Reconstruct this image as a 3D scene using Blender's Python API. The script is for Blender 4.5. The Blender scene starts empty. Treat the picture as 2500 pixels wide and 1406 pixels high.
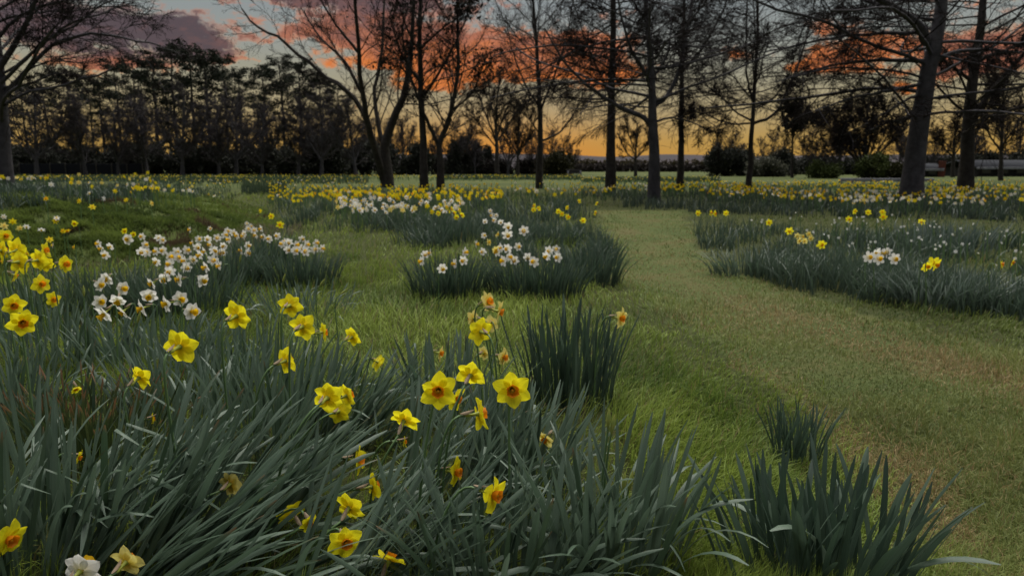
import bpy, math, random
import numpy as np
from mathutils import Vector, Matrix, Euler

random.seed(7)
RNG = np.random.default_rng(7)
SC = bpy.context.scene
COL = SC.collection

# ------------------------------------------------------------------ camera
W, H, F = 2500.0, 1406.0, 1667.0
CAMZ, HORIZON = 1.05, 412.0
PITCH = math.atan((H / 2 - HORIZON) / F)
cam_d = bpy.data.cameras.new('camera')
cam = bpy.data.objects.new('camera', cam_d)
COL.objects.link(cam)
cam.location = (0, 0, CAMZ)
cam.rotation_euler = (math.pi / 2 - PITCH, 0, 0)
cam_d.sensor_width = 36.0
cam_d.lens = 36.0 * F / W
cam_d.clip_start = 0.05
cam_d.clip_end = 20000
cam_d.dof.use_dof = True
cam_d.dof.focus_distance = 1.9
cam_d.dof.aperture_fstop = 5.0
SC.camera = cam

# ------------------------------------------------------------------ exposure
EXPO = 1.85
SC.view_settings.view_transform = 'Standard'
SC.view_settings.look = 'None'
SC.view_settings.gamma = 1.0
SC.view_settings.use_curve_mapping = False
SC.view_settings.exposure = EXPO
SC.render.engine = 'CYCLES'
SC.cycles.max_bounces = 6
SC.cycles.diffuse_bounces = 3
SC.cycles.glossy_bounces = 2
SC.cycles.transmission_bounces = 3
SC.cycles.sample_clamp_indirect = 4


def ray(px, py):
    u = (px - W / 2) / F
    v = (H / 2 - py) / F
    return (u, math.cos(PITCH) + v * math.sin(PITCH), -math.sin(PITCH) + v * math.cos(PITCH))


def azel(px, py):
    d = ray(px, py)
    return math.degrees(math.atan2(d[0], d[1])), math.degrees(math.atan2(d[2], math.hypot(d[0], d[1])))


# ------------------------------------------------------------------ sky
def srgb(r, g, b):
    f = lambda c: ((c / 255 + 0.055) / 1.055) ** 2.4 if c > 10 else c / 255 / 12.92
    return (f(r), f(g), f(b))


world = bpy.data.worlds.new('World')
SC.world = world
world.use_nodes = True
wt = world.node_tree
wt.nodes.clear()


class NB:
    """tiny node builder"""
    def __init__(s, t): s.t = t
    def n(s, typ, **k):
        o = s.t.nodes.new(typ)
        for a, b in k.items(): setattr(o, a, b)
        return o
    def put(s, sock, v):
        if hasattr(v, 'is_output') or hasattr(v, 'links'): s.t.links.new(v, sock)
        else: sock.default_value = v
    def m(s, op, a, b=None, c=None, clamp=False):
        o = s.n('ShaderNodeMath', operation=op, use_clamp=clamp)
        s.put(o.inputs[0], a)
        if b is not None: s.put(o.inputs[1], b)
        if c is not None: s.put(o.inputs[2], c)
        return o.outputs[0]
    def mix(s, f, a, b):
        o = s.n('ShaderNodeMix', data_type='RGBA')
        s.put(o.inputs[0], f); s.put(o.inputs[6], a); s.put(o.inputs[7], b)
        return o.outputs[2]
    def ramp(s, f, stops, interp='LINEAR'):
        o = s.n('ShaderNodeValToRGB')
        o.color_ramp.interpolation = interp
        e = o.color_ramp.elements
        while len(e) < len(stops): e.new(0.5)
        for i, (p, c) in enumerate(stops):
            e[i].position = p
            e[i].color = tuple(c) + (1,) if len(c) == 3 else c
        s.put(o.inputs[0], f)
        return o.outputs[0]
    def noise(s, vec, scale, detail=4, rough=0.55, dist=0.0):
        o = s.n('ShaderNodeTexNoise')
        if vec is not None: s.put(o.inputs['Vector'], vec)
        o.inputs['Scale'].default_value = scale
        o.inputs['Detail'].default_value = detail
        o.inputs['Roughness'].default_value = rough
        o.inputs['Distortion'].default_value = dist
        return o.outputs[0]


def build_sky():
    b = NB(wt)
    tc = b.n('ShaderNodeTexCoord').outputs['Generated']
    sep = b.n('ShaderNodeSeparateXYZ'); b.put(sep.inputs[0], tc)
    X, Y, Z = sep.outputs
    az = b.m('DEGREES', b.m('ARCTAN2', X, Y))
    el = b.m('DEGREES', b.m('ARCSINE', Z))
    # colour by elevation: after-sunset gold at the horizon, grey-blue above
    g = b.m('DIVIDE', b.m('MAXIMUM', el, 0.0), 60.0)
    S = lambda *c: srgb(*c)
    base = b.ramp(g, [(0.0, S(186, 142, 66)), (0.035, S(184, 150, 84)), (0.075, S(172, 156, 118)),
                      (0.115, S(162, 158, 136)), (0.16, S(152, 157, 152)), (0.225, S(140, 150, 156)),
                      (0.5, S(126, 140, 154)), (1.0, S(122, 136, 154))])
    # away from the afterglow the low sky turns to grey-mauve
    cool = b.ramp(g, [(0.0, S(128, 122, 118)), (0.08, S(118, 122, 124)), (0.22, S(128, 138, 146)),
                      (0.5, S(126, 140, 154)), (1.0, S(122, 136, 154))])
    daz = b.m('ABSOLUTE', b.m('SUBTRACT', az, 4.0))
    away = b.n('ShaderNodeMapRange', interpolation_type='SMOOTHSTEP')
    b.put(away.inputs[0], daz); away.inputs[1].default_value = 38; away.inputs[2].default_value = 130
    base = b.mix(away.outputs[0], base, cool)
    # afterglow low down where the sun went under
    ga, ge = azel(1230, 385)
    dx = b.m('DIVIDE', b.m('SUBTRACT', az, ga), 9.0)
    dy = b.m('DIVIDE', b.m('SUBTRACT', el, ge), 2.4)
    r2 = b.m('ADD', b.m('MULTIPLY', dx, dx), b.m('MULTIPLY', dy, dy))
    glow = b.m('MULTIPLY', b.m('EXPONENT', b.m('MULTIPLY', r2, -1.0)), 0.5)
    base = b.mix(glow, base, S(222, 126, 40) + (1,))
    # a Nishita dusk sky underlies the gradient
    ni = b.n('ShaderNodeTexSky', sky_type='NISHITA', sun_disc=False)
    ni.sun_elevation = math.radians(1.0)
    ni.sun_rotation = math.radians(ga)
    nis = b.n('ShaderNodeVectorMath', operation='SCALE')
    b.put(nis.inputs[0], ni.outputs[0]); nis.inputs[3].default_value = 0.06
    base = b.mix(0.06, base, nis.outputs[0])
    # clouds
    comb = b.n('ShaderNodeCombineXYZ')
    b.put(comb.inputs[0], b.m('MULTIPLY', az, 0.13)); b.put(comb.inputs[1], b.m('MULTIPLY', el, 0.24))
    nz = b.noise(comb.outputs[0], 1.5, 7, 0.58, 0.35)
    nz2 = b.noise(comb.outputs[0], 5.2, 6, 0.65, 0.4)
    wob = b.m('MULTIPLY', b.m('SUBTRACT', nz, 0.5), 6.0)
    azw = b.m('ADD', az, b.m('MULTIPLY', wob, 1.2)); elw = b.m('ADD', el, b.m('MULTIPLY', wob, 0.42))
    # px centre, px radii, weight, warmth
    blobs = [(290, 80, 230, 58, 1.05, 0.08), (450, 95, 80, 44, 1.0, 0.10), (250, 160, 170, 26, 0.75, 0.7), (530, 122, 34, 22, 0.8, 0.45), (40, 40, 160, 60, .7, .3),
             (830, -10, 360, 40, 1.0, 0.12), (930, 75, 260, 46, 0.9, 0.42), (775, 88, 90, 22, 0.6, 0.5),
             (1230, 135, 250, 40, 1.0, 0.55), (1290, 175, 240, 26, 0.95, 1.0), (1080, 140, 160, 34, 0.9, 0.9), (1050, 212, 130, 20, 0.85, 0.85), (1420, 110, 120, 40, .8, .6),
             (1480, 190, 90, 22, .7, .8), (900, 160, 130, 20, .6, .8), (590, 150, 60, 9, 0.5, 0.8),
             (2110, 130, 170, 50, 1.0, 0.72), (1950, 172, 70, 17, 0.8, 0.8), (1795, 130, 45, 22, 0.7, 0.7), (2010, 60, 70, 22, 0.6, .6),
             (2430, 120, 170, 60, 1.0, 0.4), (2215, 214, 70, 13, 0.8, 0.8), (2300, 20, 160, 30, .6, .5), (1560, 30, 90, 20, .35, .3)]
    Ssum = Wsum = None
    for (cx, cy, rx, ry, wgt, warm) in blobs:
        if cx > 600: warm = min(1.0, warm + .14)
        a0, e0 = azel(cx, cy)
        a1, _ = azel(cx + rx, cy); _, e1 = azel(cx, cy - ry)
        dx = b.m('DIVIDE', b.m('SUBTRACT', azw, a0), max(a1 - a0, .2))
        dy = b.m('DIVIDE', b.m('SUBTRACT', elw, e0), max(e1 - e0, .2))
        r2 = b.m('ADD', b.m('MULTIPLY', dx, dx), b.m('MULTIPLY', dy, dy))
        gss = b.m('MULTIPLY', b.m('EXPONENT', b.m('MULTIPLY', r2, -0.85)), wgt)
        Ssum = gss if Ssum is None else b.m('ADD', Ssum, gss)
        w_ = b.m('MULTIPLY', gss, warm)
        Wsum = w_ if Wsum is None else b.m('ADD', Wsum, w_)
    # the same broken cloud goes on over the rest of the sky
    outside = b.n('ShaderNodeMapRange'); b.put(outside.inputs[0], b.m('ABSOLUTE', az)); outside.inputs[1].default_value = 38; outside.inputs[2].default_value = 55
    high = b.n('ShaderNodeMapRange'); b.put(high.inputs[0], el); high.inputs[1].default_value = 14; high.inputs[2].default_value = 22
    rest = b.m('MULTIPLY', b.m('MAXIMUM', outside.outputs[0], high.outputs[0]), b.m('MULTIPLY', nz, 0.75))
    Ssum = b.m('ADD', Ssum, rest)
    Wsum = b.m('ADD', Wsum, b.m('MULTIPLY', rest, 0.2))
    field = b.m('ADD', Ssum, b.m('ADD', b.m('MULTIPLY', b.m('SUBTRACT', nz, 0.5), 1.3), b.m('MULTIPLY', b.m('SUBTRACT', nz2, 0.5), 1.7)))
    den = b.n('ShaderNodeMapRange', interpolation_type='SMOOTHSTEP')
    b.put(den.inputs[0], field); den.inputs[1].default_value = 0.40; den.inputs[2].default_value = 0.82
    warm = b.m('DIVIDE', Wsum, b.m('ADD', Ssum, 0.02))
    edge = b.m('MULTIPLY', b.m('SUBTRACT', 0.80, den.outputs[0]), 0.75)
    lit = b.m('ADD', b.m('ADD', warm, edge), b.m('MULTIPLY', b.m('SUBTRACT', nz2, 0.5), 0.9), clamp=True)
    ccol = b.ramp(lit, [(0.0, S(86, 72, 78)), (0.25, S(116, 84, 82)), (0.55, S(186, 114, 84)), (0.8, S(216, 122, 62)), (1.0, S(230, 130, 50))])
    sky = b.mix(b.m('MULTIPLY', den.outputs[0], 0.95), base, ccol)
    # nothing bright below the horizon
    bg = b.n('ShaderNodeBackground')
    b.put(bg.inputs[0], sky); bg.inputs[1].default_value = SKY_STRENGTH
    out = b.n('ShaderNodeOutputWorld')
    wt.links.new(bg.outputs[0], out.inputs[0])


SKY_STRENGTH = 0.98 / 2 ** EXPO
build_sky()
world.cycles.sampling_method = 'MANUAL'
world.cycles.sample_map_resolution = 512

# ------------------------------------------------------------------ soft sun standing for the open evening sky overhead
sun_d = bpy.data.lights.new('sun', 'SUN')
sun = bpy.data.objects.new('sun', sun_d)
COL.objects.link(sun)
sun_d.energy = 1.5
sun_d.angle = math.radians(75)
sun_d.color = (1.0, 0.96, 0.89)
SUN_EL, SUN_AZ = 68.0, 10.0     # broad glow of the western sky, over the place where the sun went down
_sd = Vector((math.sin(math.radians(SUN_AZ)) * math.cos(math.radians(SUN_EL)), math.cos(math.radians(SUN_AZ)) * math.cos(math.radians(SUN_EL)), math.sin(math.radians(SUN_EL))))
sun.rotation_euler = (-_sd).to_track_quat('-Z', 'Y').to_euler()
sun.location = (0, -5, 30)

# ------------------------------------------------------------------ materials
MATS = {}


def mat(name, col, rough=0.6, spec=0.3, trans=0.0, attr=None, noise=None, bump=None, col2=None, sheen=0.0):
    if name in MATS: return MATS[name]
    m = bpy.data.materials.new(name)
    m.use_nodes = True
    t = m.node_tree
    b = NB(t)
    p = t.nodes['Principled BSDF']
    out = t.nodes['Material Output']
    p.inputs['Roughness'].default_value = rough
    p.inputs['Specular IOR Level'].default_value = spec
    c = None
    if attr:
        a = b.n('ShaderNodeAttribute', attribute_name=attr)
        c = a.outputs['Color']
    if noise:
        tc = b.n('ShaderNodeTexCoord').outputs['Object']
        nz = b.noise(tc, noise[0], 5, 0.6)
        mr = b.n('ShaderNodeMapRange'); b.put(mr.inputs[0], nz); mr.inputs[1].default_value = 0.35; mr.inputs[2].default_value = 0.65
        c = b.mix(mr.outputs[0], tuple(col) + (1,) if c is None else c, tuple(col2) + (1,))
    if c is not None: t.links.new(c, p.inputs['Base Color'])
    else: p.inputs['Base Color'].default_value = tuple(col) + (1,)
    if bump:
        tc = b.n('ShaderNodeTexCoord').outputs['Object']
        nz = b.noise(tc, bump[0], 6, 0.65)
        bp = b.n('ShaderNodeBump'); bp.inputs['Strength'].default_value = bump[1]; bp.inputs['Distance'].default_value = bump[2]
        b.put(bp.inputs['Height'], nz)
        t.links.new(bp.outputs[0], p.inputs['Normal'])
    if trans > 0:
        tr = b.n('ShaderNodeBsdfTranslucent')
        if c is not None: t.links.new(c, tr.inputs[0])
        else: tr.inputs[0].default_value = tuple(col) + (1,)
        mx = b.n('ShaderNodeMixShader'); mx.inputs[0].default_value = trans
        t.links.new(p.outputs[0], mx.inputs[1]); t.links.new(tr.outputs[0], mx.inputs[2])
        t.links.new(mx.outputs[0], out.inputs[0])
    MATS[name] = m
    return m


def leaf_mat(name, c1, c2, tip=None, spec=0.45, rough=0.42):
    """strap leaf: glaucous green, veins along the length, per-leaf tone, optional brown tip (uv.y = along the leaf)"""
    if name in MATS: return MATS[name]
    m = bpy.data.materials.new(name); m.use_nodes = True
    t = m.node_tree; b = NB(t)
    p = t.nodes['Principled BSDF']; out = t.nodes['Material Output']
    uv = b.n('ShaderNodeUVMap'); sep = b.n('ShaderNodeSeparateXYZ'); b.put(sep.inputs[0], uv.outputs[0])
    oi = b.n('ShaderNodeObjectInfo')
    tone = b.mix(oi.outputs['Random'], tuple(c1) + (1,), tuple(c2) + (1,))
    cv = b.n('ShaderNodeCombineXYZ'); b.put(cv.inputs[0], b.m('MULTIPLY', sep.outputs[0], 14.0)); b.put(cv.inputs[1], b.m('MULTIPLY', sep.outputs[1], 1.5)); b.put(cv.inputs[2], b.m('MULTIPLY', oi.outputs['Random'], 40.0))
    vein = b.noise(cv.outputs[0], 1.0, 3, 0.6)
    mr = b.n('ShaderNodeMapRange'); b.put(mr.inputs[0], vein); mr.inputs[1].default_value = .3; mr.inputs[2].default_value = .7; mr.inputs[3].default_value = .72; mr.inputs[4].default_value = 1.22
    vm = b.n('ShaderNodeVectorMath', operation='SCALE'); b.put(vm.inputs[0], tone); b.put(vm.inputs[3], mr.outputs[0])
    c = vm.outputs[0]
    # pale yellowish base of the leaf
    if tip:
        nz = b.noise(cv.outputs[0], 0.7, 2, 0.5)
        f = b.n('ShaderNodeMapRange', interpolation_type='SMOOTHSTEP')
        b.put(f.inputs[0], b.m('ADD', sep.outputs[1], b.m('MULTIPLY', nz, 0.25))); f.inputs[1].default_value = tip[1]; f.inputs[2].default_value = tip[1] + .12
        c = b.mix(f.outputs[0], c, tuple(tip[0]) + (1,))
    t.links.new(c, p.inputs['Base Color'])
    p.inputs['Roughness'].default_value = rough; p.inputs['Specular IOR Level'].default_value = spec
    bp = b.n('ShaderNodeBump'); bp.inputs['Strength'].default_value = .35; bp.inputs['Distance'].default_value = .001; b.put(bp.inputs['Height'], vein); t.links.new(bp.outputs[0], p.inputs['Normal'])
    tr = b.n('ShaderNodeBsdfTranslucent'); t.links.new(c, tr.inputs[0])
    mx = b.n('ShaderNodeMixShader'); mx.inputs[0].default_value = .30
    t.links.new(p.outputs[0], mx.inputs[1]); t.links.new(tr.outputs[0], mx.inputs[2]); t.links.new(mx.outputs[0], out.inputs[0])
    MATS[name] = m
    return m


def petal_mat(name, c_out, c_in):
    """petal: deeper colour at the base, fine veins along (uv.y along the petal)"""
    if name in MATS: return MATS[name]
    m = bpy.data.materials.new(name); m.use_nodes = True
    t = m.node_tree; b = NB(t)
    p = t.nodes['Principled BSDF']; out = t.nodes['Material Output']
    uv = b.n('ShaderNodeUVMap'); sep = b.n('ShaderNodeSeparateXYZ'); b.put(sep.inputs[0], uv.outputs[0])
    oi = b.n('ShaderNodeObjectInfo')
    cv = b.n('ShaderNodeCombineXYZ'); b.put(cv.inputs[0], b.m('MULTIPLY', sep.outputs[0], 9.0)); b.put(cv.inputs[1], b.m('MULTIPLY', sep.outputs[1], 1.2)); b.put(cv.inputs[2], b.m('MULTIPLY', oi.outputs['Random'], 30.0))
    vein = b.noise(cv.outputs[0], 1.0, 3, 0.6)
    f = b.ramp(sep.outputs[1], [(0.0, (1, 1, 1)), (0.45, (0.1, 0.1, 0.1)), (1.0, (0, 0, 0))])
    c = b.mix(f, tuple(c_out) + (1,), tuple(c_in) + (1,))
    mr = b.n('ShaderNodeMapRange'); b.put(mr.inputs[0], vein); mr.inputs[1].default_value = .3; mr.inputs[2].default_value = .7; mr.inputs[3].default_value = .84; mr.inputs[4].default_value = 1.05
    vm = b.n('ShaderNodeVectorMath', operation='SCALE'); b.put(vm.inputs[0], c); b.put(vm.inputs[3], mr.outputs[0])
    c = vm.outputs[0]
    t.links.new(c, p.inputs['Base Color'])
    p.inputs['Roughness'].default_value = .55; p.inputs['Specular IOR Level'].default_value = .25
    bp = b.n('ShaderNodeBump'); bp.inputs['Strength'].default_value = .5; bp.inputs['Distance'].default_value = .0015; b.put(bp.inputs['Height'], vein); t.links.new(bp.outputs[0], p.inputs['Normal'])
    tr = b.n('ShaderNodeBsdfTranslucent'); t.links.new(c, tr.inputs[0])
    mx = b.n('ShaderNodeMixShader'); mx.inputs[0].default_value = .5
    t.links.new(p.outputs[0], mx.inputs[1]); t.links.new(tr.outputs[0], mx.inputs[2]); t.links.new(mx.outputs[0], out.inputs[0])
    MATS[name] = m
    return m


def bark_mat(name, c1, c2):
    return mat(name, c1, 0.9, 0.1, noise=(5.0,), col2=c2, bump=(14.0, 0.9, 0.03))


M_LEAF = leaf_mat('daffodil_leaf', (0.070, 0.112, 0.072), (0.110, 0.158, 0.112))
M_LEAF_TIP = leaf_mat('daffodil_leaf_dry_tip', (0.038, 0.068, 0.036), (0.056, 0.092, 0.052), tip=((0.17, 0.095, 0.045), 1.04))
M_LEAF_BROWN = leaf_mat('daffodil_leaf_browned', (0.042, 0.068, 0.024), (0.062, 0.082, 0.028), tip=((0.16, 0.088, 0.042), 0.92), spec=.25)
M_LEAF_DARK = leaf_mat('daffodil_leaf_deep_green', (0.036, 0.064, 0.042), (0.056, 0.090, 0.062))
M_STEM = mat('flower_stem', (0.10, 0.17, 0.065), .5, .3)
M_TUBE = mat('flower_tube', (0.30, 0.34, 0.05), .5, .3)
M_SPATHE = mat('papery_spathe', (0.27, 0.215, 0.15), .8, .1, noise=(60,), col2=(0.16, 0.115, 0.075))
M_YEL = petal_mat('petal_yellow', (0.90, 0.82, 0.020), (0.88, 0.74, 0.014))
M_PALE = petal_mat('petal_pale_yellow', (0.82, 0.72, 0.22), (0.80, 0.64, 0.06))
M_WHITE = petal_mat('petal_white', (0.76, 0.76, 0.72), (0.75, 0.73, 0.50))
M_CUP = petal_mat('corona_orange', (0.80, 0.26, 0.008), (0.74, 0.36, 0.01))
M_TRUM = petal_mat('corona_yellow', (0.82, 0.50, 0.010), (0.80, 0.58, 0.02))
M_STAMEN = mat('stamens', (0.62, 0.40, 0.03), .7, .1)
M_BUD = mat('bud_green', (0.20, 0.26, 0.06), .5, .25, noise=(40,), col2=(0.34, 0.34, 0.07))
M_BLADE = mat('grass_blades', (0.1, 0.15, 0.03), 0.55, 0.2, trans=.35, attr='tint')
M_BEDLEAF = mat('bed_leaves', (0.06, 0.11, 0.07), 0.45, 0.4, trans=.32, attr='tint')
M_FARFLOWER = mat('far_petals', (0.8, 0.6, 0.02), 0.6, 0.2, trans=.3, attr='tint')
M_BARK = bark_mat('bark_dark', (0.030, 0.026, 0.024), (0.055, 0.049, 0.045))
M_BARK_GREY = bark_mat('bark_grey', (0.048, 0.046, 0.050), (0.085, 0.081, 0.088))
M_TWIG = mat('twigs', (0.014, 0.011, 0.010), .9, .05)
M_TWIG_GREY = mat('twigs_grey', (0.046, 0.041, 0.043), .9, .05)  # grey raised in the colour itself to suggest distance haze
M_NEEDLE = mat('pine_needles', (0.022, 0.034, 0.020), .8, .1, attr='tint')
M_FOLI = mat('shrub_leaves', (0.04, 0.06, 0.02), .75, .1, trans=.15, attr='tint')

# ------------------------------------------------------------------ small numeric helpers


def vnoise(x, y, seed=0):
    x = np.asarray(x, float); y = np.asarray(y, float)
    xi = np.floor(x).astype(np.int64); yi = np.floor(y).astype(np.int64)
    fx = x - xi; fy = y - yi
    fx = fx * fx * (3 - 2 * fx); fy = fy * fy * (3 - 2 * fy)
    def hsh(a, c):
        n = (a * 374761393 + c * 668265263 + seed * 974711) & 0x7fffffff
        n = ((n ^ (n >> 13)) * 1274126177) & 0x7fffffff
        return ((n ^ (n >> 16)) & 0xffff) / 65535.0
    a = hsh(xi, yi); bb = hsh(xi + 1, yi); c = hsh(xi, yi + 1); d = hsh(xi + 1, yi + 1)
    return (a * (1 - fx) + bb * fx) * (1 - fy) + (c * (1 - fx) + d * fx) * fy


def fbm(x, y, seed=0, octv=3):
    s = 0; a = 0.5; t = 0
    for k in range(octv):
        s = s + a * vnoise(x * 2 ** k, y * 2 ** k, seed + k); t += a; a *= .5
    return s / t


def sstep(a, b, x):
    t = np.clip((x - a) / (b - a), 0, 1)
    return t * t * (3 - 2 * t)


DITCH = np.array([(-16, 5.2), (-9.5, 6.0), (-6.2, 7.4), (-4.7, 9.5), (-4.5, 12.0), (-5.6, 16.0), (-8.6, 23.0), (-14, 33.0), (-22, 45)])


def ditch_dist(x, y):
    """signed distance to the ditch line: positive on the far bank (left)"""
    best = np.full(np.shape(x), 1e9); sgn = np.zeros(np.shape(x))
    for (ax, ay), (bx, by) in zip(DITCH[:-1], DITCH[1:]):
        dx, dy = bx - ax, by - ay
        t = np.clip(((x - ax) * dx + (y - ay) * dy) / (dx * dx + dy * dy), 0, 1)
        px, py = x - (ax + t * dx), y - (ay + t * dy)
        d = np.hypot(px, py); s = np.sign(dx * py - dy * px)
        upd = d < best
        best = np.where(upd, d, best); sgn = np.where(upd, s, sgn)
    return best * np.where(sgn == 0, 1, sgn)


def hgt(x, y):
    x = np.asarray(x, float); y = np.asarray(y, float)
    r = np.hypot(x, y)
    near = np.exp(-(r / 60.0) ** 2)
    h = (fbm(x * .9, y * .9, 3) - .5) * .05 * near + (fbm(x * .16, y * .16, 9) - .5) * .10 * near
    sd = ditch_dist(x, y)
    fade = sstep(50, 30, y)
    h = h - .38 * np.exp(-(sd / .9) ** 2) * fade
    h = h + .46 * sstep(0.2, 4.2, sd) * fade * sstep(46, 30, y) + (fbm(x * 1.1, y * 1.1, 21) - .5) * .42 * sstep(.3, 1.6, sd) * sstep(6, 3.5, sd) * fade
    h = h + .24 * np.exp(-(((x + 2.2) / 4.6) ** 2 + ((y - 16.0) / 3.6) ** 2))
    return h


def gpt(px, py, dz=0.0):
    """where the sight line through a pixel meets the ground (plus dz)"""
    d = ray(px, py)
    t = (CAMZ - dz) / max(-d[2], 1e-4)
    for _ in range(14):
        z = float(hgt(d[0] * t, d[1] * t)) + dz
        t = .5 * t + .5 * (CAMZ - z) / max(-d[2], 1e-4)
    return Vector((d[0] * t, d[1] * t, float(hgt(d[0] * t, d[1] * t))))


def gpts(px, py, dz=0.0):
    px = np.asarray(px, float); py = np.asarray(py, float)
    u = (px - W / 2) / F; v = (H / 2 - py) / F
    dy = math.cos(PITCH) + v * math.sin(PITCH); dn = np.minimum(-math.sin(PITCH) + v * math.cos(PITCH), -1e-4)
    t = (CAMZ - dz) / -dn
    for _ in range(12):
        t = .5 * t + .5 * (CAMZ - hgt(u * t, dy * t) - dz) / -dn
    return np.stack([u * t, dy * t, hgt(u * t, dy * t)], -1)


def at(px, py, Y):
    d = ray(px, py); t = Y / d[1]
    return Vector((d[0] * t, Y, CAMZ + d[2] * t))


def project(P):
    """world -> pixel (numpy)"""
    x = P[..., 0]; y = P[..., 1]; z = P[..., 2] - CAMZ
    dep = y * math.cos(PITCH) - z * math.sin(PITCH)
    up = y * math.sin(PITCH) + z * math.cos(PITCH)
    return W / 2 + F * x / dep, H / 2 - F * up / dep


def inpoly(x, y, poly):
    poly = np.asarray(poly); n = len(poly); ins = np.zeros(np.shape(x), bool)
    j = n - 1
    for i in range(n):
        xi, yi = poly[i]; xj, yj = poly[j]
        c = ((yi > y) != (yj > y)) & (x < (xj - xi) * (y - yi) / (yj - yi + 1e-12) + xi)
        ins ^= c; j = i
    return ins


def mesh_np(name, V, quads=None, tris=None, materials=(), tint=None, uv=None, smooth=True):
    me = bpy.data.meshes.new(name)
    V = np.asarray(V, np.float32)
    nq = 0 if quads is None else len(quads); nt = 0 if tris is None else len(tris)
    me.vertices.add(len(V)); me.vertices.foreach_set('co', V.ravel())
    loops = np.concatenate([np.asarray(a).ravel() for a in (quads, tris) if a is not None and len(a)]).astype(np.int32)
    starts = np.concatenate([np.arange(nq) * 4, nq * 4 + np.arange(nt) * 3]).astype(np.int32)
    tot = np.concatenate([np.full(nq, 4), np.full(nt, 3)]).astype(np.int32)
    me.loops.add(len(loops)); me.loops.foreach_set('vertex_index', loops)
    me.polygons.add(nq + nt); me.polygons.foreach_set('loop_start', starts); me.polygons.foreach_set('loop_total', tot)
    if smooth: me.polygons.foreach_set('use_smooth', np.ones(nq + nt, bool))
    if tint is not None:
        a = me.color_attributes.new('tint', 'FLOAT_COLOR', 'POINT')
        t4 = np.ones((len(V), 4), np.float32); t4[:, :3] = tint
        a.data.foreach_set('color', t4.ravel())
    if uv is not None:
        l = me.uv_layers.new(name='UVMap')
        l.data.foreach_set('uv', np.asarray(uv, np.float32)[loops].ravel())
    for m in materials: me.materials.append(m)
    me.update(calc_edges=True); me.validate()
    return me


def obj(name, me, parent=None, mw=None, loc=None):
    o = bpy.data.objects.new(name, me); COL.objects.link(o)
    if parent is not None:
        o.parent = parent
        if mw is not None:
            o.matrix_basis = Matrix.Translation(-Vector(parent.location)) @ mw
    elif mw is not None: o.matrix_basis = mw
    if loc is not None: o.location = loc
    return o


def empty(name, loc, label, cat, group=None):
    o = bpy.data.objects.new(name, None); COL.objects.link(o)
    o.location = loc; o.empty_display_size = .05
    tag(o, label, cat, group)
    return o


def tag(o, label, cat, group=None):
    o['label'] = label; o['category'] = cat
    if group: o['group'] = group
    return o


def kind(o, k, label=None, cat=None):
    o['kind'] = k
    if label: o['label'] = label
    if cat: o['category'] = cat
    return o


# ------------------------------------------------------------------ tubes for stems and trees


def tubes(P, R, sides, cap=True):
    """P (M,n,3) R (M,n) -> verts, quads, tris"""
    P = np.asarray(P, float); R = np.asarray(R, float)
    M, n, _ = P.shape
    T = np.gradient(P, axis=1); T /= np.linalg.norm(T, axis=2, keepdims=True) + 1e-9
    ref = np.where(np.abs(T[:, :1, 2:3]) > .9, np.array([1., 0, 0]), np.array([0, 0, 1.]))
    A = np.cross(T, np.broadcast_to(ref, T.shape)); A /= np.linalg.norm(A, axis=2, keepdims=True) + 1e-9
    B = np.cross(T, A)
    th = np.arange(sides) * 2 * np.pi / sides
    V = P[:, :, None, :] + R[:, :, None, None] * (np.cos(th)[None, None, :, None] * A[:, :, None, :] + np.sin(th)[None, None, :, None] * B[:, :, None, :])
    V = V.reshape(-1, 3)
    m = np.arange(M)[:, None, None] * n * sides; i = np.arange(n - 1)[None, :, None] * sides; k = np.arange(sides)[None, None, :]
    k2 = (k + 1) % sides
    Q = np.stack([m + i + k, m + i + k2, m + i + sides + k2, m + i + sides + k], -1).reshape(-1, 4)
    return V, Q


class Buf:
    def __init__(s): s.V = []; s.Q = []; s.T = []; s.C = []; s.n = 0
    def add(s, V, Q=None, T=None, C=None):
        if len(V) == 0: return
        s.V.append(V)
        if Q is not None and len(Q): s.Q.append(np.asarray(Q) + s.n)
        if T is not None and len(T): s.T.append(np.asarray(T) + s.n)
        if C is not None: s.C.append(C)
        s.n += len(V)
    def mesh(s, name, mats, smooth=True):
        return mesh_np(name, np.concatenate(s.V), np.concatenate(s.Q) if s.Q else None, np.concatenate(s.T) if s.T else None, mats,
                       tint=np.concatenate(s.C) if s.C else None, smooth=smooth)


# ================================================================== GROUND
PATH_PX = [(1452, 512), (1458, 545), (1475, 585), (1505, 640), (1545, 700), (1600, 760), (1690, 820), (1790, 880), (1890, 945), (1990, 1040),
           (2060, 1130), (2140, 1220), (2230, 1320), (2330, 1460), (2600, 1800), (4200, 1800), (3300, 1080), (2700, 920), (2500, 862), (2300, 812), (2120, 766), (1930, 712), (1800, 665), (1712, 610), (1684, 555), (1680, 514)]
PATH = [tuple(gpt(a, b)[:2]) for a, b in PATH_PX]


def path_mask(x, y, wob=.12):
    nx = (fbm(x * 1.7, y * 1.7, 31) - .5) * 2; ny = (fbm(x * 1.7, y * 1.7, 47) - .5) * 2
    s = wob * np.clip(np.hypot(x, y) / 4, .6, 2.5)
    return inpoly(x + nx * s, y + ny * s, PATH)


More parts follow.
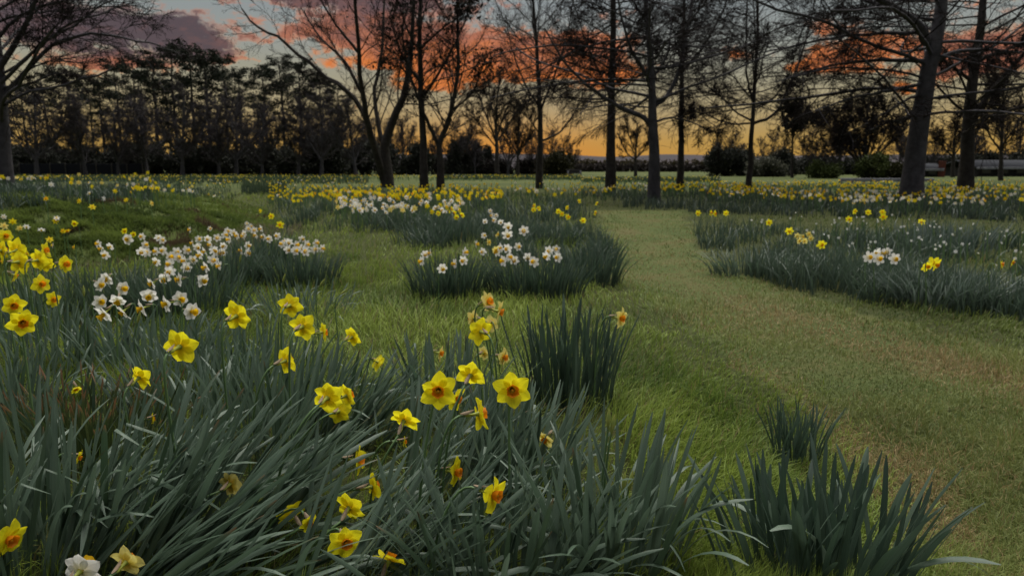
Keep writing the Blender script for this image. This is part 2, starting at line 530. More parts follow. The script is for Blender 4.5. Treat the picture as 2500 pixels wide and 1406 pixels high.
def build_ground():
    na = 420
    rr = np.concatenate([[0.25], np.geomspace(0.6, 60, 190), np.geomspace(66, 9000, 40)])
    th = np.linspace(0, 2 * np.pi, na, endpoint=False)
    # finer in front (+Y)
    th = th + .55 * np.sin(th - np.pi / 2 + np.pi / 2) * 0
    R_, T_ = np.meshgrid(rr, th, indexing='ij')
    x = R_ * np.sin(T_); y = R_ * np.cos(T_)
    z = hgt(x, y)
    V = np.stack([x, y, z], -1).reshape(-1, 3)
    n = len(rr)
    i = np.arange(n - 1)[:, None] * na; k = np.arange(na)[None, :]; k2 = (k + 1) % na
    Q = np.stack([i + k, i + na + k, i + na + k2, i + k2], -1).reshape(-1, 4)
    V = np.vstack([V, [[0, 0, float(hgt(0, 0))]]]); c = len(V) - 1
    T = np.stack([np.full(na, c), np.arange(na), (np.arange(na) + 1) % na], -1)
    me = mesh_np('ground', V, Q, T)
    pm = path_mask(V[:, 0], V[:, 1]).astype(float)
    bank = sstep(.2, .8, ditch_dist(V[:, 0], V[:, 1])) * sstep(3.4, 2.2, ditch_dist(V[:, 0], V[:, 1])) * (V[:, 1] < 40)
    far = sstep(18, 45, np.hypot(V[:, 0], V[:, 1]))
    a = me.color_attributes.new('zones', 'FLOAT_COLOR', 'POINT')
    c4 = np.ones((len(V), 4), np.float32); c4[:, 0] = pm; c4[:, 1] = bank; c4[:, 2] = far
    a.data.foreach_set('color', c4.ravel())
    m = bpy.data.materials.new('meadow_ground'); m.use_nodes = True
    t = m.node_tree; b = NB(t); p = t.nodes['Principled BSDF']
    p.inputs['Roughness'].default_value = .95; p.inputs['Specular IOR Level'].default_value = .1
    tc = b.n('ShaderNodeTexCoord').outputs['Object']
    zs = b.n('ShaderNodeAttribute', attribute_name='zones'); sp = b.n('ShaderNodeSeparateColor'); b.put(sp.inputs[0], zs.outputs['Color'])
    n1 = b.noise(tc, 1.3, 5, .6); n2 = b.noise(tc, 28.0, 4, .65); n3 = b.noise(tc, .12, 4, .6)
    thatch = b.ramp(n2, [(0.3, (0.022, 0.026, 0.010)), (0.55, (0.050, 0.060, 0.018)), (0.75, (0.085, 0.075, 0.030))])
    mown = b.ramp(n1, [(0.3, (0.070, 0.105, 0.032)), (0.5, (0.105, 0.135, 0.042)), (0.64, (0.15, 0.135, 0.055)), (0.75, (0.12, 0.09, 0.042))])
    mown2 = b.mix(.45, mown, thatch)
    bank_c = b.ramp(n1, [(0.35, (0.055, 0.075, 0.020)), (0.6, (0.080, 0.105, 0.028)), (.78, (0.085, 0.058, 0.035))])
    far_c = b.ramp(n3, [(0.3, (0.040, 0.056, 0.018)), (0.55, (0.070, 0.085, 0.025)), (0.75, (0.095, 0.098, 0.034))])
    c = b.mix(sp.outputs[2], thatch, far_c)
    c = b.mix(sp.outputs[1], c, bank_c)
    c = b.mix(sp.outputs[0], c, mown2)
    t.links.new(c, p.inputs['Base Color'])
    bp = b.n('ShaderNodeBump'); bp.inputs['Strength'].default_value = .8; bp.inputs['Distance'].default_value = .03
    b.put(bp.inputs['Height'], b.noise(tc, 45.0, 5, .7)); t.links.new(bp.outputs[0], p.inputs['Normal'])
    me.materials.append(m)
    o = obj('ground', me); o['kind'] = 'structure'
    # a far range of low hills
    nx = 160
    xs = np.linspace(-3500, 3500, nx); ys = np.linspace(2300, 4200, 14)
    X, Y = np.meshgrid(xs, ys, indexing='ij')
    ridge = 62 + 26 * fbm(X * .0012 + 5, Y * .0004, 61) + 22 * (fbm(X * .004, Y * .001, 63) - .5)
    Z = -6 + ridge * np.sin(np.clip((Y - 2300) / 1200, 0, 1) * np.pi / 2) * (1 - .25 * sstep(3500, 4200, Y))
    i = np.arange(nx - 1)[:, None] * 14; k = np.arange(13)[None, :]
    Q = np.stack([i + k, i + 14 + k, i + 14 + k + 1, i + k + 1], -1).reshape(-1, 4)
    hm = mat('hill_slopes', (0.060, 0.050, 0.058), .95, .05, noise=(.004,), col2=(0.050, 0.046, 0.048))  # distance haze is put into this mauve-grey slope colour
    o = obj('hills', mesh_np('hills', np.stack([X, Y, Z], -1).reshape(-1, 3), Q, None, [hm])); o['kind'] = 'structure'


build_ground()

# ================================================================== BLADES (grass and bed leaves)


def blades(base, h, w, lean, az, tint, nseg=2, face=None, tip_tint=None):
    """tapering curved blades; base (N,3)"""
    N = len(base)
    face = az + np.pi / 2 + RNG.normal(0, .6, N) if face is None else face
    wd = np.stack([np.cos(face), np.sin(face), np.zeros(N)], -1)
    ld = np.stack([np.cos(az), np.sin(az), np.zeros(N)], -1)
    rows = []; cols = []
    for s in range(nseg + 1):
        t = s / nseg
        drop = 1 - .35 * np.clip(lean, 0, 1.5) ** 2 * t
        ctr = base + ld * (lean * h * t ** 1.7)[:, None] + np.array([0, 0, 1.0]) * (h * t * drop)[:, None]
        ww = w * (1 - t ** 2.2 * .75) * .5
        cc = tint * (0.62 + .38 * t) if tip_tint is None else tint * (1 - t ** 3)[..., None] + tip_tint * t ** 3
        if s < nseg:
            rows += [ctr - wd * ww[:, None], ctr + wd * ww[:, None]]; cols += [cc, cc]
        else:
            rows.append(ctr); cols.append(cc)
    V = np.stack(rows, 1); C = np.stack(cols, 1)
    k = V.shape[1]; o = np.arange(N)[:, None] * k
    Q = [np.concatenate([o + 2 * s, o + 2 * s + 1, o + 2 * s + 3, o + 2 * s + 2], 1) for s in range(nseg - 1)]
    T = np.concatenate([o + k - 3, o + k - 2, o + k - 1], 1)
    return V.reshape(-1, 3), (np.concatenate(Q) if Q else None), T, C.reshape(-1, 3)


def scatter_px(n, x0, x1, y0, y1, power=1.0):
    """points on the ground, denser with nearness; returns world xyz"""
    px = RNG.uniform(x0, x1, n); py = y0 + (y1 - y0) * RNG.uniform(0, 1, n) ** power
    u = (px - W / 2) / F; v = (H / 2 - py) / F
    dy = math.cos(PITCH) + v * math.sin(PITCH); dz = -math.sin(PITCH) + v * math.cos(PITCH)
    t = CAMZ / -dz
    for _ in range(8):
        z = hgt(u * t, dy * t); t = .5 * t + .5 * (CAMZ - z) / -dz
    return np.stack([u * t, dy * t, hgt(u * t, dy * t)], -1), px, py


def lerp3(a, b, t):
    return np.asarray(a) * (1 - t[:, None]) + np.asarray(b) * t[:, None]


# dense daffodil beds, drawn as ground outlines (pixel of the ground they cover)
BEDS_PX = {
    'near_right': [(1690, 600), (1740, 655), (1850, 695), (2000, 715), (2200, 750), (2400, 778), (2560, 805), (2900, 890), (2900, 600), (2500, 585), (2200, 572), (1900, 565), (1720, 562)],
    'far_right': [(1430, 480), (1490, 500), (1640, 520), (1800, 527), (2100, 532), (2500, 545), (2900, 560), (2900, 462), (2400, 456), (2100, 452), (1850, 449), (1600, 452), (1420, 462)],
    'centre': [(650, 500), (700, 530), (760, 552), (850, 560), (1000, 568), (1130, 575), (1240, 570), (1330, 560), (1440, 540), (1450, 505), (1300, 478), (1100, 470), (900, 466), (700, 474)],
    'mid': [(1000, 600), (1060, 612), (1170, 600), (1200, 650), (1300, 660), (1420, 655), (1480, 625), (1455, 560), (1330, 556), (1130, 572)],
    'bank_top': [(-300, 498), (0, 500), (180, 506), (330, 498), (470, 486), (560, 470), (500, 452), (200, 446), (-300, 446)],
}
BEDS = {k: [tuple(gpt(a, b)[:2]) for a, b in v] for k, v in BEDS_PX.items()}


def in_beds(x, y):
    m = np.zeros(np.shape(x), bool)
    for k, p in BEDS.items(): m |= inpoly(x, y, p)
    return m


WORN = [[tuple(gpt(a, b)[:2]) for a, b in l] for l in ([(1560, 530), (1590, 600), (1650, 690), (1880, 765), (2060, 810), (2220, 870), (2520, 975)], [(1690, 860), (1790, 905), (1900, 965), (2000, 1060), (2090, 1140), (2210, 1260)], [(2260, 905), (2400, 950), (2600, 1010)])]


def worn(x, y):
    best = np.full(np.shape(x), 1e9)
    for l in WORN:
        for (ax, ay), (bx, by) in zip(l[:-1], l[1:]):
            dx, dy = bx - ax, by - ay
            t = np.clip(((x - ax) * dx + (y - ay) * dy) / (dx * dx + dy * dy), 0, 1)
            best = np.minimum(best, np.hypot(x - ax - t * dx, y - ay - t * dy))
    return np.exp(-(best / (.10 + .035 * np.hypot(x, y))) ** 2)


def build_grass():
    # long meadow grass
    P, px, py = scatter_px(230000, -500, 3000, 474, 1640, 1.3)
    x, y = P[:, 0], P[:, 1]
    r = np.hypot(x, y)
    js = .035 * np.clip(r, 1.5, 10)
    onpath = path_mask(x + RNG.normal(0, 1, len(x)) * js, y + RNG.normal(0, 1, len(x)) * js * 1.6, .3)
    bed = in_beds(x, y)
    sd = ditch_dist(x, y)
    fg_shade = (x < .42) & (y < 3.0)                                      # grass thinned to darken the shade under the tall foreground clumps
    bank = (sd > .25)
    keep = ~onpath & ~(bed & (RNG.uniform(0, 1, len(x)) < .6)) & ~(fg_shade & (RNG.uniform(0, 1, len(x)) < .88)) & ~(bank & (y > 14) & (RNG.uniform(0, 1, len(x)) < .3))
    P = P[keep]; x, y, r, bank, sd = x[keep], y[keep], r[keep], bank[keep], sd[keep]
    N = len(P)
    patch = fbm(x * .55, y * .55, 71); patch2 = fbm(x * 2.1, y * 2.1, 77)
    h = (.045 + .24 * patch ** 1.4 * (.5 + fbm(x * 2.4, y * 2.4, 73)) * RNG.uniform(.5, 1.3, N)) * np.where(bank, .8, 1) * (.8 + .5 * sstep(3.6, 1.6, r))
    # right of the path the grass by the bed is lower, and it thins to the mown edge
    edge = path_mask(x - .35, y) | path_mask(x, y - .5) | path_mask(x + .3, y)
    h *= np.where(x > 1.6, .5, 1.0) * np.where(edge, .5, 1.0)
    w = (.0016 + .0007 * r) * RNG.uniform(.7, 1.4, N)
    lean = np.abs(RNG.normal(.6, .4, N)); az = RNG.normal(.3, .9, N) + 7 * (fbm(x * .9, y * .9, 83) - .5)
    g = RNG.uniform(0, 1, N)
    t = lerp3((.078, .138, .030), (.330, .420, .072), np.clip(.05 + 1.1 * (patch2 - .3) + .5 * g, 0, 1))
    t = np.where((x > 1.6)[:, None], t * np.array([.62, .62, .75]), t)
    t = np.where((g > .955)[:, None], np.array([.26, .21, .095]), t)
    t = np.where(bank[:, None], lerp3((.030, .046, .013), (.095, .125, .030), np.clip(patch2 * 1.3 - .15 + .4 * (g - .5), 0, 1)), t)
    t = np.where((bank & (fbm(x * 1.1, y * 1.1, 91) > .63) & (sd < 3.2))[:, None], np.array([.085, .060, .035]), t)
    dry = (np.abs(sd + .1) < .45 + .3 * patch) & (y > 8.2) & (y < 15) & (g < .75)
    t = np.where(dry[:, None], lerp3((.16, .14, .085), (.26, .23, .16), g), t)
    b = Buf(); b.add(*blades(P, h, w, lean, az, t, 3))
    o = obj('meadow_grass', b.mesh('meadow_grass', [M_BLADE]))
    kind(o, 'stuff', 'long bright green meadow grass between the daffodil clumps and on the bank', 'grass')
    # rough grass of the bank
    P, px, py = scatter_px(90000, -500, 760, 470, 640, 1.0)
    x, y = P[:, 0], P[:, 1]; sd = ditch_dist(x, y)
    k = (sd > -.3) & (sd < 7) & ~(in_beds(x, y) & (RNG.uniform(0, 1, len(x)) < .7))
    P = P[k]; x, y, sd = x[k], y[k], sd[k]; N = len(P); r = np.hypot(x, y); g = RNG.uniform(0, 1, N)
    tuft = fbm(x * 1.6, y * 1.6, 171)
    t = lerp3((.052, .084, .022), (.190, .250, .055), np.clip(1.5 * tuft - .45 + .35 * g, 0, 1))
    t = np.where(((fbm(x * 1.1, y * 1.1, 91) > .68) & (sd < 3.0))[:, None], lerp3((.06, .042, .026), (.13, .10, .055), g), t)
    dry = (np.abs(sd) < .5) & (y > 8.2) & (y < 15) & (g < .6)
    t = np.where(dry[:, None], lerp3((.16, .14, .085), (.26, .23, .16), g), t)
    b = Buf(); b.add(*blades(P, (.05 + .13 * tuft) * RNG.uniform(.6, 1.3, N), (.0020 + .0007 * r) * RNG.uniform(.7, 1.3, N), np.abs(RNG.normal(.7, .4, N)), -1.3 + RNG.normal(0, .8, N), t, 3))
    o = obj('bank_grass', b.mesh('bank_grass', [M_BLADE]))
    kind(o, 'stuff', 'rough dark green grass covering the low bank above the ditch', 'grass')
    # mown path
    P, px, py = scatter_px(230000, 1350, 3300, 508, 1640, 1.15)
    x, y = P[:, 0], P[:, 1]
    keep = path_mask(x, y, .2)
    P = P[keep]; x, y = P[:, 0], P[:, 1]; N = len(P); r = np.hypot(x, y)
    patch = fbm(x * 1.2, y * 1.2, 101, 4); brown = sstep(.36, .60, .62 * fbm(x * 1.3 + 3, y * 1.3, 111, 4) + .38 * worn(x, y) * (.4 + fbm(x * 2.2, y * 2.2, 117)))
    brown = np.clip(brown + .35 * sstep(4.5, 8, r) * sstep(.35, .6, fbm(x * 1.6, y * .9, 123, 3)), 0, 1)
    h = (.012 + .095 * patch ** 2.2 * RNG.uniform(.5, 1.6, N)) * (1 - .35 * brown)
    w = (.0012 + .0006 * r) * RNG.uniform(.6, 1.4, N)
    g = RNG.uniform(0, 1, N)
    t = lerp3((.100, .142, .040), (.260, .290, .085), np.clip(.2 + .9 * (patch - .4) + .5 * g, 0, 1))
    tb = lerp3((.19, .145, .062), (.44, .33, .15), g)
    t = t * (.45 + 1.1 * fbm(x * 1.9, y * 1.9, 119, 4))[:, None]
    t = np.where((RNG.uniform(0, 1, N) < .07 + .75 * brown)[:, None], tb, t)
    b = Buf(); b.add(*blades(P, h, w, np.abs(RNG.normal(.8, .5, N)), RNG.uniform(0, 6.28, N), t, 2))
    o = obj('path_grass', b.mesh('path_grass', [M_BLADE]))
    kind(o, 'stuff', 'short mown grass of the curving path, patched with dry straw', 'grass')


def bed_leaves(name, label, polys, n, x0, x1, y0, y1, h0, h1, c1, c2, power=1.0, clumpy=.46, nseg=3, exclude=None):
    P, px, py = scatter_px(n, x0, x1, y0, y1, power)
    x, y = P[:, 0], P[:, 1]
    k = np.zeros(len(x), bool)
    wb = .05 * np.clip(np.hypot(x, y), 4, 16)
    jx = (fbm(x * 1.1, y * 1.1, 151) - .5) * 2 * wb + RNG.normal(0, .25, len(x)) * wb; jy = (fbm(x * 1.1, y * 1.1, 157) - .5) * 2.6 * wb + RNG.normal(0, .3, len(x)) * wb
    for p in polys: k |= inpoly(x + jx, y + jy, p)
    k &= fbm(x * 1.5, y * 1.5, 131) > clumpy * RNG.uniform(.8, 1.2, len(x))
    k &= ~inpoly(x, y, PATH)
    if exclude is not None: k &= ~exclude(x, y)
    P = P[k]; x, y = P[:, 0], P[:, 1]; N = len(P); r = np.hypot(x, y)
    cl = fbm(x * .9, y * .9, 137)
    h = (h0 + (h1 - h0) * np.clip(cl * 2.2 - .6, 0, 1)) * RNG.uniform(.55, 1.18, N)
    w = (.0075 + .0006 * r) * RNG.uniform(.7, 1.3, N)
    lean = np.abs(RNG.normal(.35, .35, N)); az = RNG.uniform(0, 6.28, N)
    g = RNG.uniform(0, 1, N)
    t = lerp3(c1, c2, np.clip(.65 * fbm(x * .6, y * .6, 139) + .5 * g - .1, 0, 1))
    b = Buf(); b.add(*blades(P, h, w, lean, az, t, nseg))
    o = obj(name, b.mesh(name, [M_BEDLEAF]))
    kind(o, 'stuff', label, 'foliage')
    return P


build_grass()
LC1, LC2 = (.046, .078, .048), (.092, .132, .092)
PR = bed_leaves('daffodil_foliage', 'blue-green daffodil leaves massed in the bed beside the mown path', [BEDS['near_right']], 40000, 1600, 2900, 555, 1000, .20, .42, LC1, LC2)
PF = bed_leaves('daffodil_foliage', 'dark blue-green daffodil leaves massed around the tree trunks beyond the path', [BEDS['far_right']], 30000, 1380, 2900, 448, 562, .26, .38, (.038, .062, .040), (.080, .112, .084))
PC = bed_leaves('daffodil_foliage', 'blue-green daffodil leaves massed in the bed in front of the forked trees', [BEDS['centre'], BEDS['mid']], 26000, 620, 1500, 464, 665, .24, .36, LC1, LC2)
PB = bed_leaves('daffodil_foliage', 'grey-green daffodil leaves massed along the top of the grassy bank', [BEDS['bank_top']], 12000, -300, 580, 444, 510, .24, .34, LC1, (.066, .098, .072))

# ================================================================== DAFFODIL PARTS


def petal_mesh(name, seed, m, curl):
    r = random.Random(seed)
    nu, nv = 7, 4
    V = []; UV = []
    for i in range(nu + 1):
        t = i / nu
        x = .10 + .90 * t
        wd = .43 * (math.sin(math.pi * min(1, t ** .8 * .95 + .03)) ** .66) * (1 - .16 * t) + .04 * (1 - t)
        if i == nu: wd = .03
        for j in range(nv + 1):
            s = j / nv * 2 - 1
            z = .16 * math.sin(t * 2.6) * .5 + curl * t * t * .35 + .10 * s * s * wd * (1 if curl < .2 else -1.4) + .045 * math.sin(5 * t + 3 * s + seed) * t
            V.append((x + r.uniform(-.012, .012), s * wd + r.uniform(-.012, .012) * t, z + r.uniform(-.01, .01)))
            UV.append((j / nv, t))
    Q = [(i * (nv + 1) + j, (i + 1) * (nv + 1) + j, (i + 1) * (nv + 1) + j + 1, i * (nv + 1) + j + 1) for i in range(nu) for j in range(nv)]
    return mesh_np(name, V, Q, None, [m], uv=UV)


def lathe(name, prof, seg, m, frill=0.0, seed=0, squash=None):
    r = random.Random(seed)
    V = []; UV = []
    n = len(prof)
    for i, (rad, z) in enumerate(prof):
        for k in range(seg):
            a = 2 * math.pi * k / seg
            f = frill * (i / (n - 1)) ** 2
            rr = rad * (1 + f * math.sin(a * 6 + seed) * .8 + f * r.uniform(-.5, .5))
            V.append((rr * math.cos(a), rr * math.sin(a), z + f * .35 * rad * math.cos(a * 6 + seed)))
            UV.append((k / seg, i / (n - 1)))
    Q = [(i * seg + k, i * seg + (k + 1) % seg, (i + 1) * seg + (k + 1) % seg, (i + 1) * seg + k) for i in range(n - 1) for k in range(seg)]
    return mesh_np(name, V, Q, None, [m], uv=UV)


PETALS = {'Y': [petal_mesh('petal', s, M_YEL, c) for s, c in ((1, .05), (2, -.25), (3, .25), (4, -.05), (5, .5))],
          'P': [petal_mesh('petal', s, M_PALE, c) for s, c in ((6, .0), (7, -.2), (8, .25))],
          'W': [petal_mesh('petal', s, M_WHITE, c) for s, c in ((9, .0), (10, -.3), (11, .25))]}
CUPP = [(.13, .0), (.20, .10), (.25, .24), (.28, .36), (.315, .41)]
TRUP = [(.15, .0), (.20, .16), (.23, .38), (.27, .58), (.36, .68)]
CORONA = {'Y': [lathe('corona', CUPP, 18, M_CUP, .14, s) for s in (1, 2)],
          'P': [lathe('corona', CUPP, 18, M_CUP, .14, 3)],
          'W': [lathe('corona', TRUP, 18, M_TRUM, .12, 4), lathe('corona', [(a, z * .7) for a, z in TRUP], 18, M_TRUM, .12, 5)]}
TUBE = lathe('flower_tube', [(.17, .06), (.11, -.10), (.075, -.34), (.065, -.44), (.10, -.56), (.095, -.68), (.055, -.80)], 8, M_TUBE)
STAMEN = lathe('stamens', [(.03, .0), (.035, .22), (.075, .25), (.06, .32), (.005, .34)], 6, M_STAMEN)


def perianth_mesh(kindk, seed):
    """six joined petals as one star, for flowers too small to pick the petals apart"""
    r = random.Random(seed); V = [(0, 0, 0)]; UV = [(.5, 0)]; T = []; Q = []
    m = {'Y': M_YEL, 'P': M_PALE, 'W': M_WHITE}[kindk]
    for k in range(6):
        a = k * math.pi / 3 + r.uniform(-.1, .1); tl = r.uniform(-.15, .3); sc = r.uniform(.85, 1.05)
        b0 = len(V)
        for (x, y, z, uvx, uvy) in ((.42, -.27, .04, .1, .4), (.42, 0, .0, .5, .4), (.42, .27, .04, .9, .4), (.78, -.26, .03, .15, .8), (.78, 0, .06, .5, .8), (.78, .26, .03, .85, .8), (1.0, 0, .0, .5, 1)):
            x *= sc; z += tl * x
            V.append((x * math.cos(a) - y * math.sin(a), x * math.sin(a) + y * math.cos(a), z)); UV.append((uvx, uvy))
        T += [(0, b0, b0 + 1), (0, b0 + 1, b0 + 2), (b0 + 3, b0 + 6, b0 + 4), (b0 + 4, b0 + 6, b0 + 5)]
        Q += [(b0, b0 + 3, b0 + 4, b0 + 1), (b0 + 1, b0 + 4, b0 + 5, b0 + 2)]
    return mesh_np('perianth', V, Q, T, [m], uv=UV)


PERI = {k: [perianth_mesh(k, s) for s in range(4)] for k in 'YPW'}
CORO_S = {'Y': lathe('corona', [CUPP[0], CUPP[2], CUPP[4]], 8, M_CUP, .1, 2), 'P': lathe('corona', [CUPP[0], CUPP[2], CUPP[4]], 8, M_TRUM, .1, 2),
          'W': lathe('corona', [TRUP[0], TRUP[2], TRUP[4]], 8, M_TRUM, .1, 2)}


def basis(axis, roll=0.0):
    q = Vector(axis).to_track_quat('Z', 'Y')
    return q.to_matrix().to_4x4() @ Matrix.Rotation(roll, 4, 'Z')


def face_dir(az, el):
    """az 0 = towards the camera, 90 = to the right, 180 = away; el = up"""
    a, e = math.radians(az), math.radians(el)
    return Vector((math.sin(a) * math.cos(e), -math.cos(a) * math.cos(e), math.sin(e)))


def bez(p0, p1, p2, p3, n):
    t = np.linspace(0, 1, n)[:, None]
    return (1 - t) ** 3 * np.array(p0) + 3 * (1 - t) ** 2 * t * np.array(p1) + 3 * (1 - t) * t * t * np.array(p2) + t ** 3 * np.array(p3)


def stem_mesh(base, end, axis, r0, r1, n=12, sides=6, low=0.0):
    L = (end - base).length
    up = Vector((0, 0, 1))
    c1 = base + up * L * .5 + (end - base) * .12
    c2 = end - axis * min(.07, L * .3) + up * (.02 + low)
    pts = bez(base, c1, c2, end, n)
    rad = np.linspace(r0, r1, n)
    V, Q = tubes(pts[None], rad[None], sides)
    return mesh_np('stem', V - np.array(base), Q, None, [M_STEM]), pts


def spathe_mesh(L=.038):
    V = []; n = 6
    for i in range(n + 1):
        t = i / n
        w = .0058 * math.sin(math.pi * (t * .85 + .12)) + .0004
        for j in range(4):
            a = (j / 3 - .5) * 2.6
            V.append((t * L, w * math.sin(a), .004 + w * (math.cos(a) - .6) + .008 * t * t))
    Q = [(i * 4 + j, (i + 1) * 4 + j, (i + 1) * 4 + j + 1, i * 4 + j + 1) for i in range(n) for j in range(3)]
    return mesh_np('spathe', V, Q, None, [M_SPATHE])


SPATHE = spathe_mesh()


FLW = []


def daffodil(px, py, dpx, az, el, typ, label, group=None, lean=(0, 0), size=.09, hmax=.56, detail=True, name='daffodil', wilt=False):
    D = size * F / dpx                      # distance from the flower's size
    d = ray(px, py); t = D
    P = Vector((d[0] * t, d[1] * t, CAMZ + d[2] * t))
    g = float(hgt(P.x, P.y))
    if P.z - g < .15:
        t = (CAMZ - g - .15) / -d[2]; P = Vector((d[0] * t, d[1] * t, CAMZ + d[2] * t))
    if P.z - g > hmax:
        t = (CAMZ - g - hmax) / -d[2]; P = Vector((d[0] * t, d[1] * t, CAMZ + d[2] * t))
    R = dpx * t / F * .54
    if detail: FLW.append((px, py, R * F / t, t))
    ax = face_dir(az, el)
    hh = P.z - g
    off = Vector((ax.x, ax.y, 0)) * (-.05) + Vector((lean[0], lean[1], 0)) * (-1)
    bx, by = P.x + off.x, P.y + off.y
    base = Vector((bx, by, float(hgt(bx, by)) - .01))
    root = empty(name, base, label, 'flower', group)
    endp = P - ax * R * .78
    me, pts = stem_mesh(base, endp, ax, .0042, .0030)
    obj('stem', me, root, Matrix.Translation(base))
    B = Matrix.Translation(P) @ basis(ax, random.uniform(0, 6.28)) @ Matrix.Scale(R, 4)
    if detail:
        for k in range(6):
            pm = random.choice(PETALS[typ])
            tl = random.uniform(-.22, .12) + (.0 if k % 2 else .05) - (.5 if wilt else 0)
            M = B @ Matrix.Rotation(k * math.pi / 3 + random.uniform(-.1, .1), 4, 'Z') @ Matrix.Rotation(tl, 4, 'Y') @ Matrix.Rotation(random.uniform(-.18, .18), 4, 'X') @ Matrix.Translation((0, 0, .035 * (k % 2)))
            s = random.uniform(.88, 1.06)
            o = obj('petal', pm, root, M @ Matrix.Diagonal((s, s * random.uniform(.92, 1.1), s, 1)))
        co = obj('corona', random.choice(CORONA[typ]), root, B)
        st = obj('stamens', STAMEN, None); st.parent = co
        obj('flower_tube', TUBE, root, B)
        Ms = Matrix.Translation(P - ax * R * 1.05 + Vector((0, 0, .004))) @ Vector(ax).to_track_quat('X', 'Z').to_matrix().to_4x4() @ Matrix.Rotation(random.uniform(-.4, .4), 4, 'X')
        obj('spathe', SPATHE, root, Ms)
    else:
        obj('perianth', random.choice(PERI[typ]), root, B)
        obj('corona', CORO_S[typ], root, B)
    return root, P


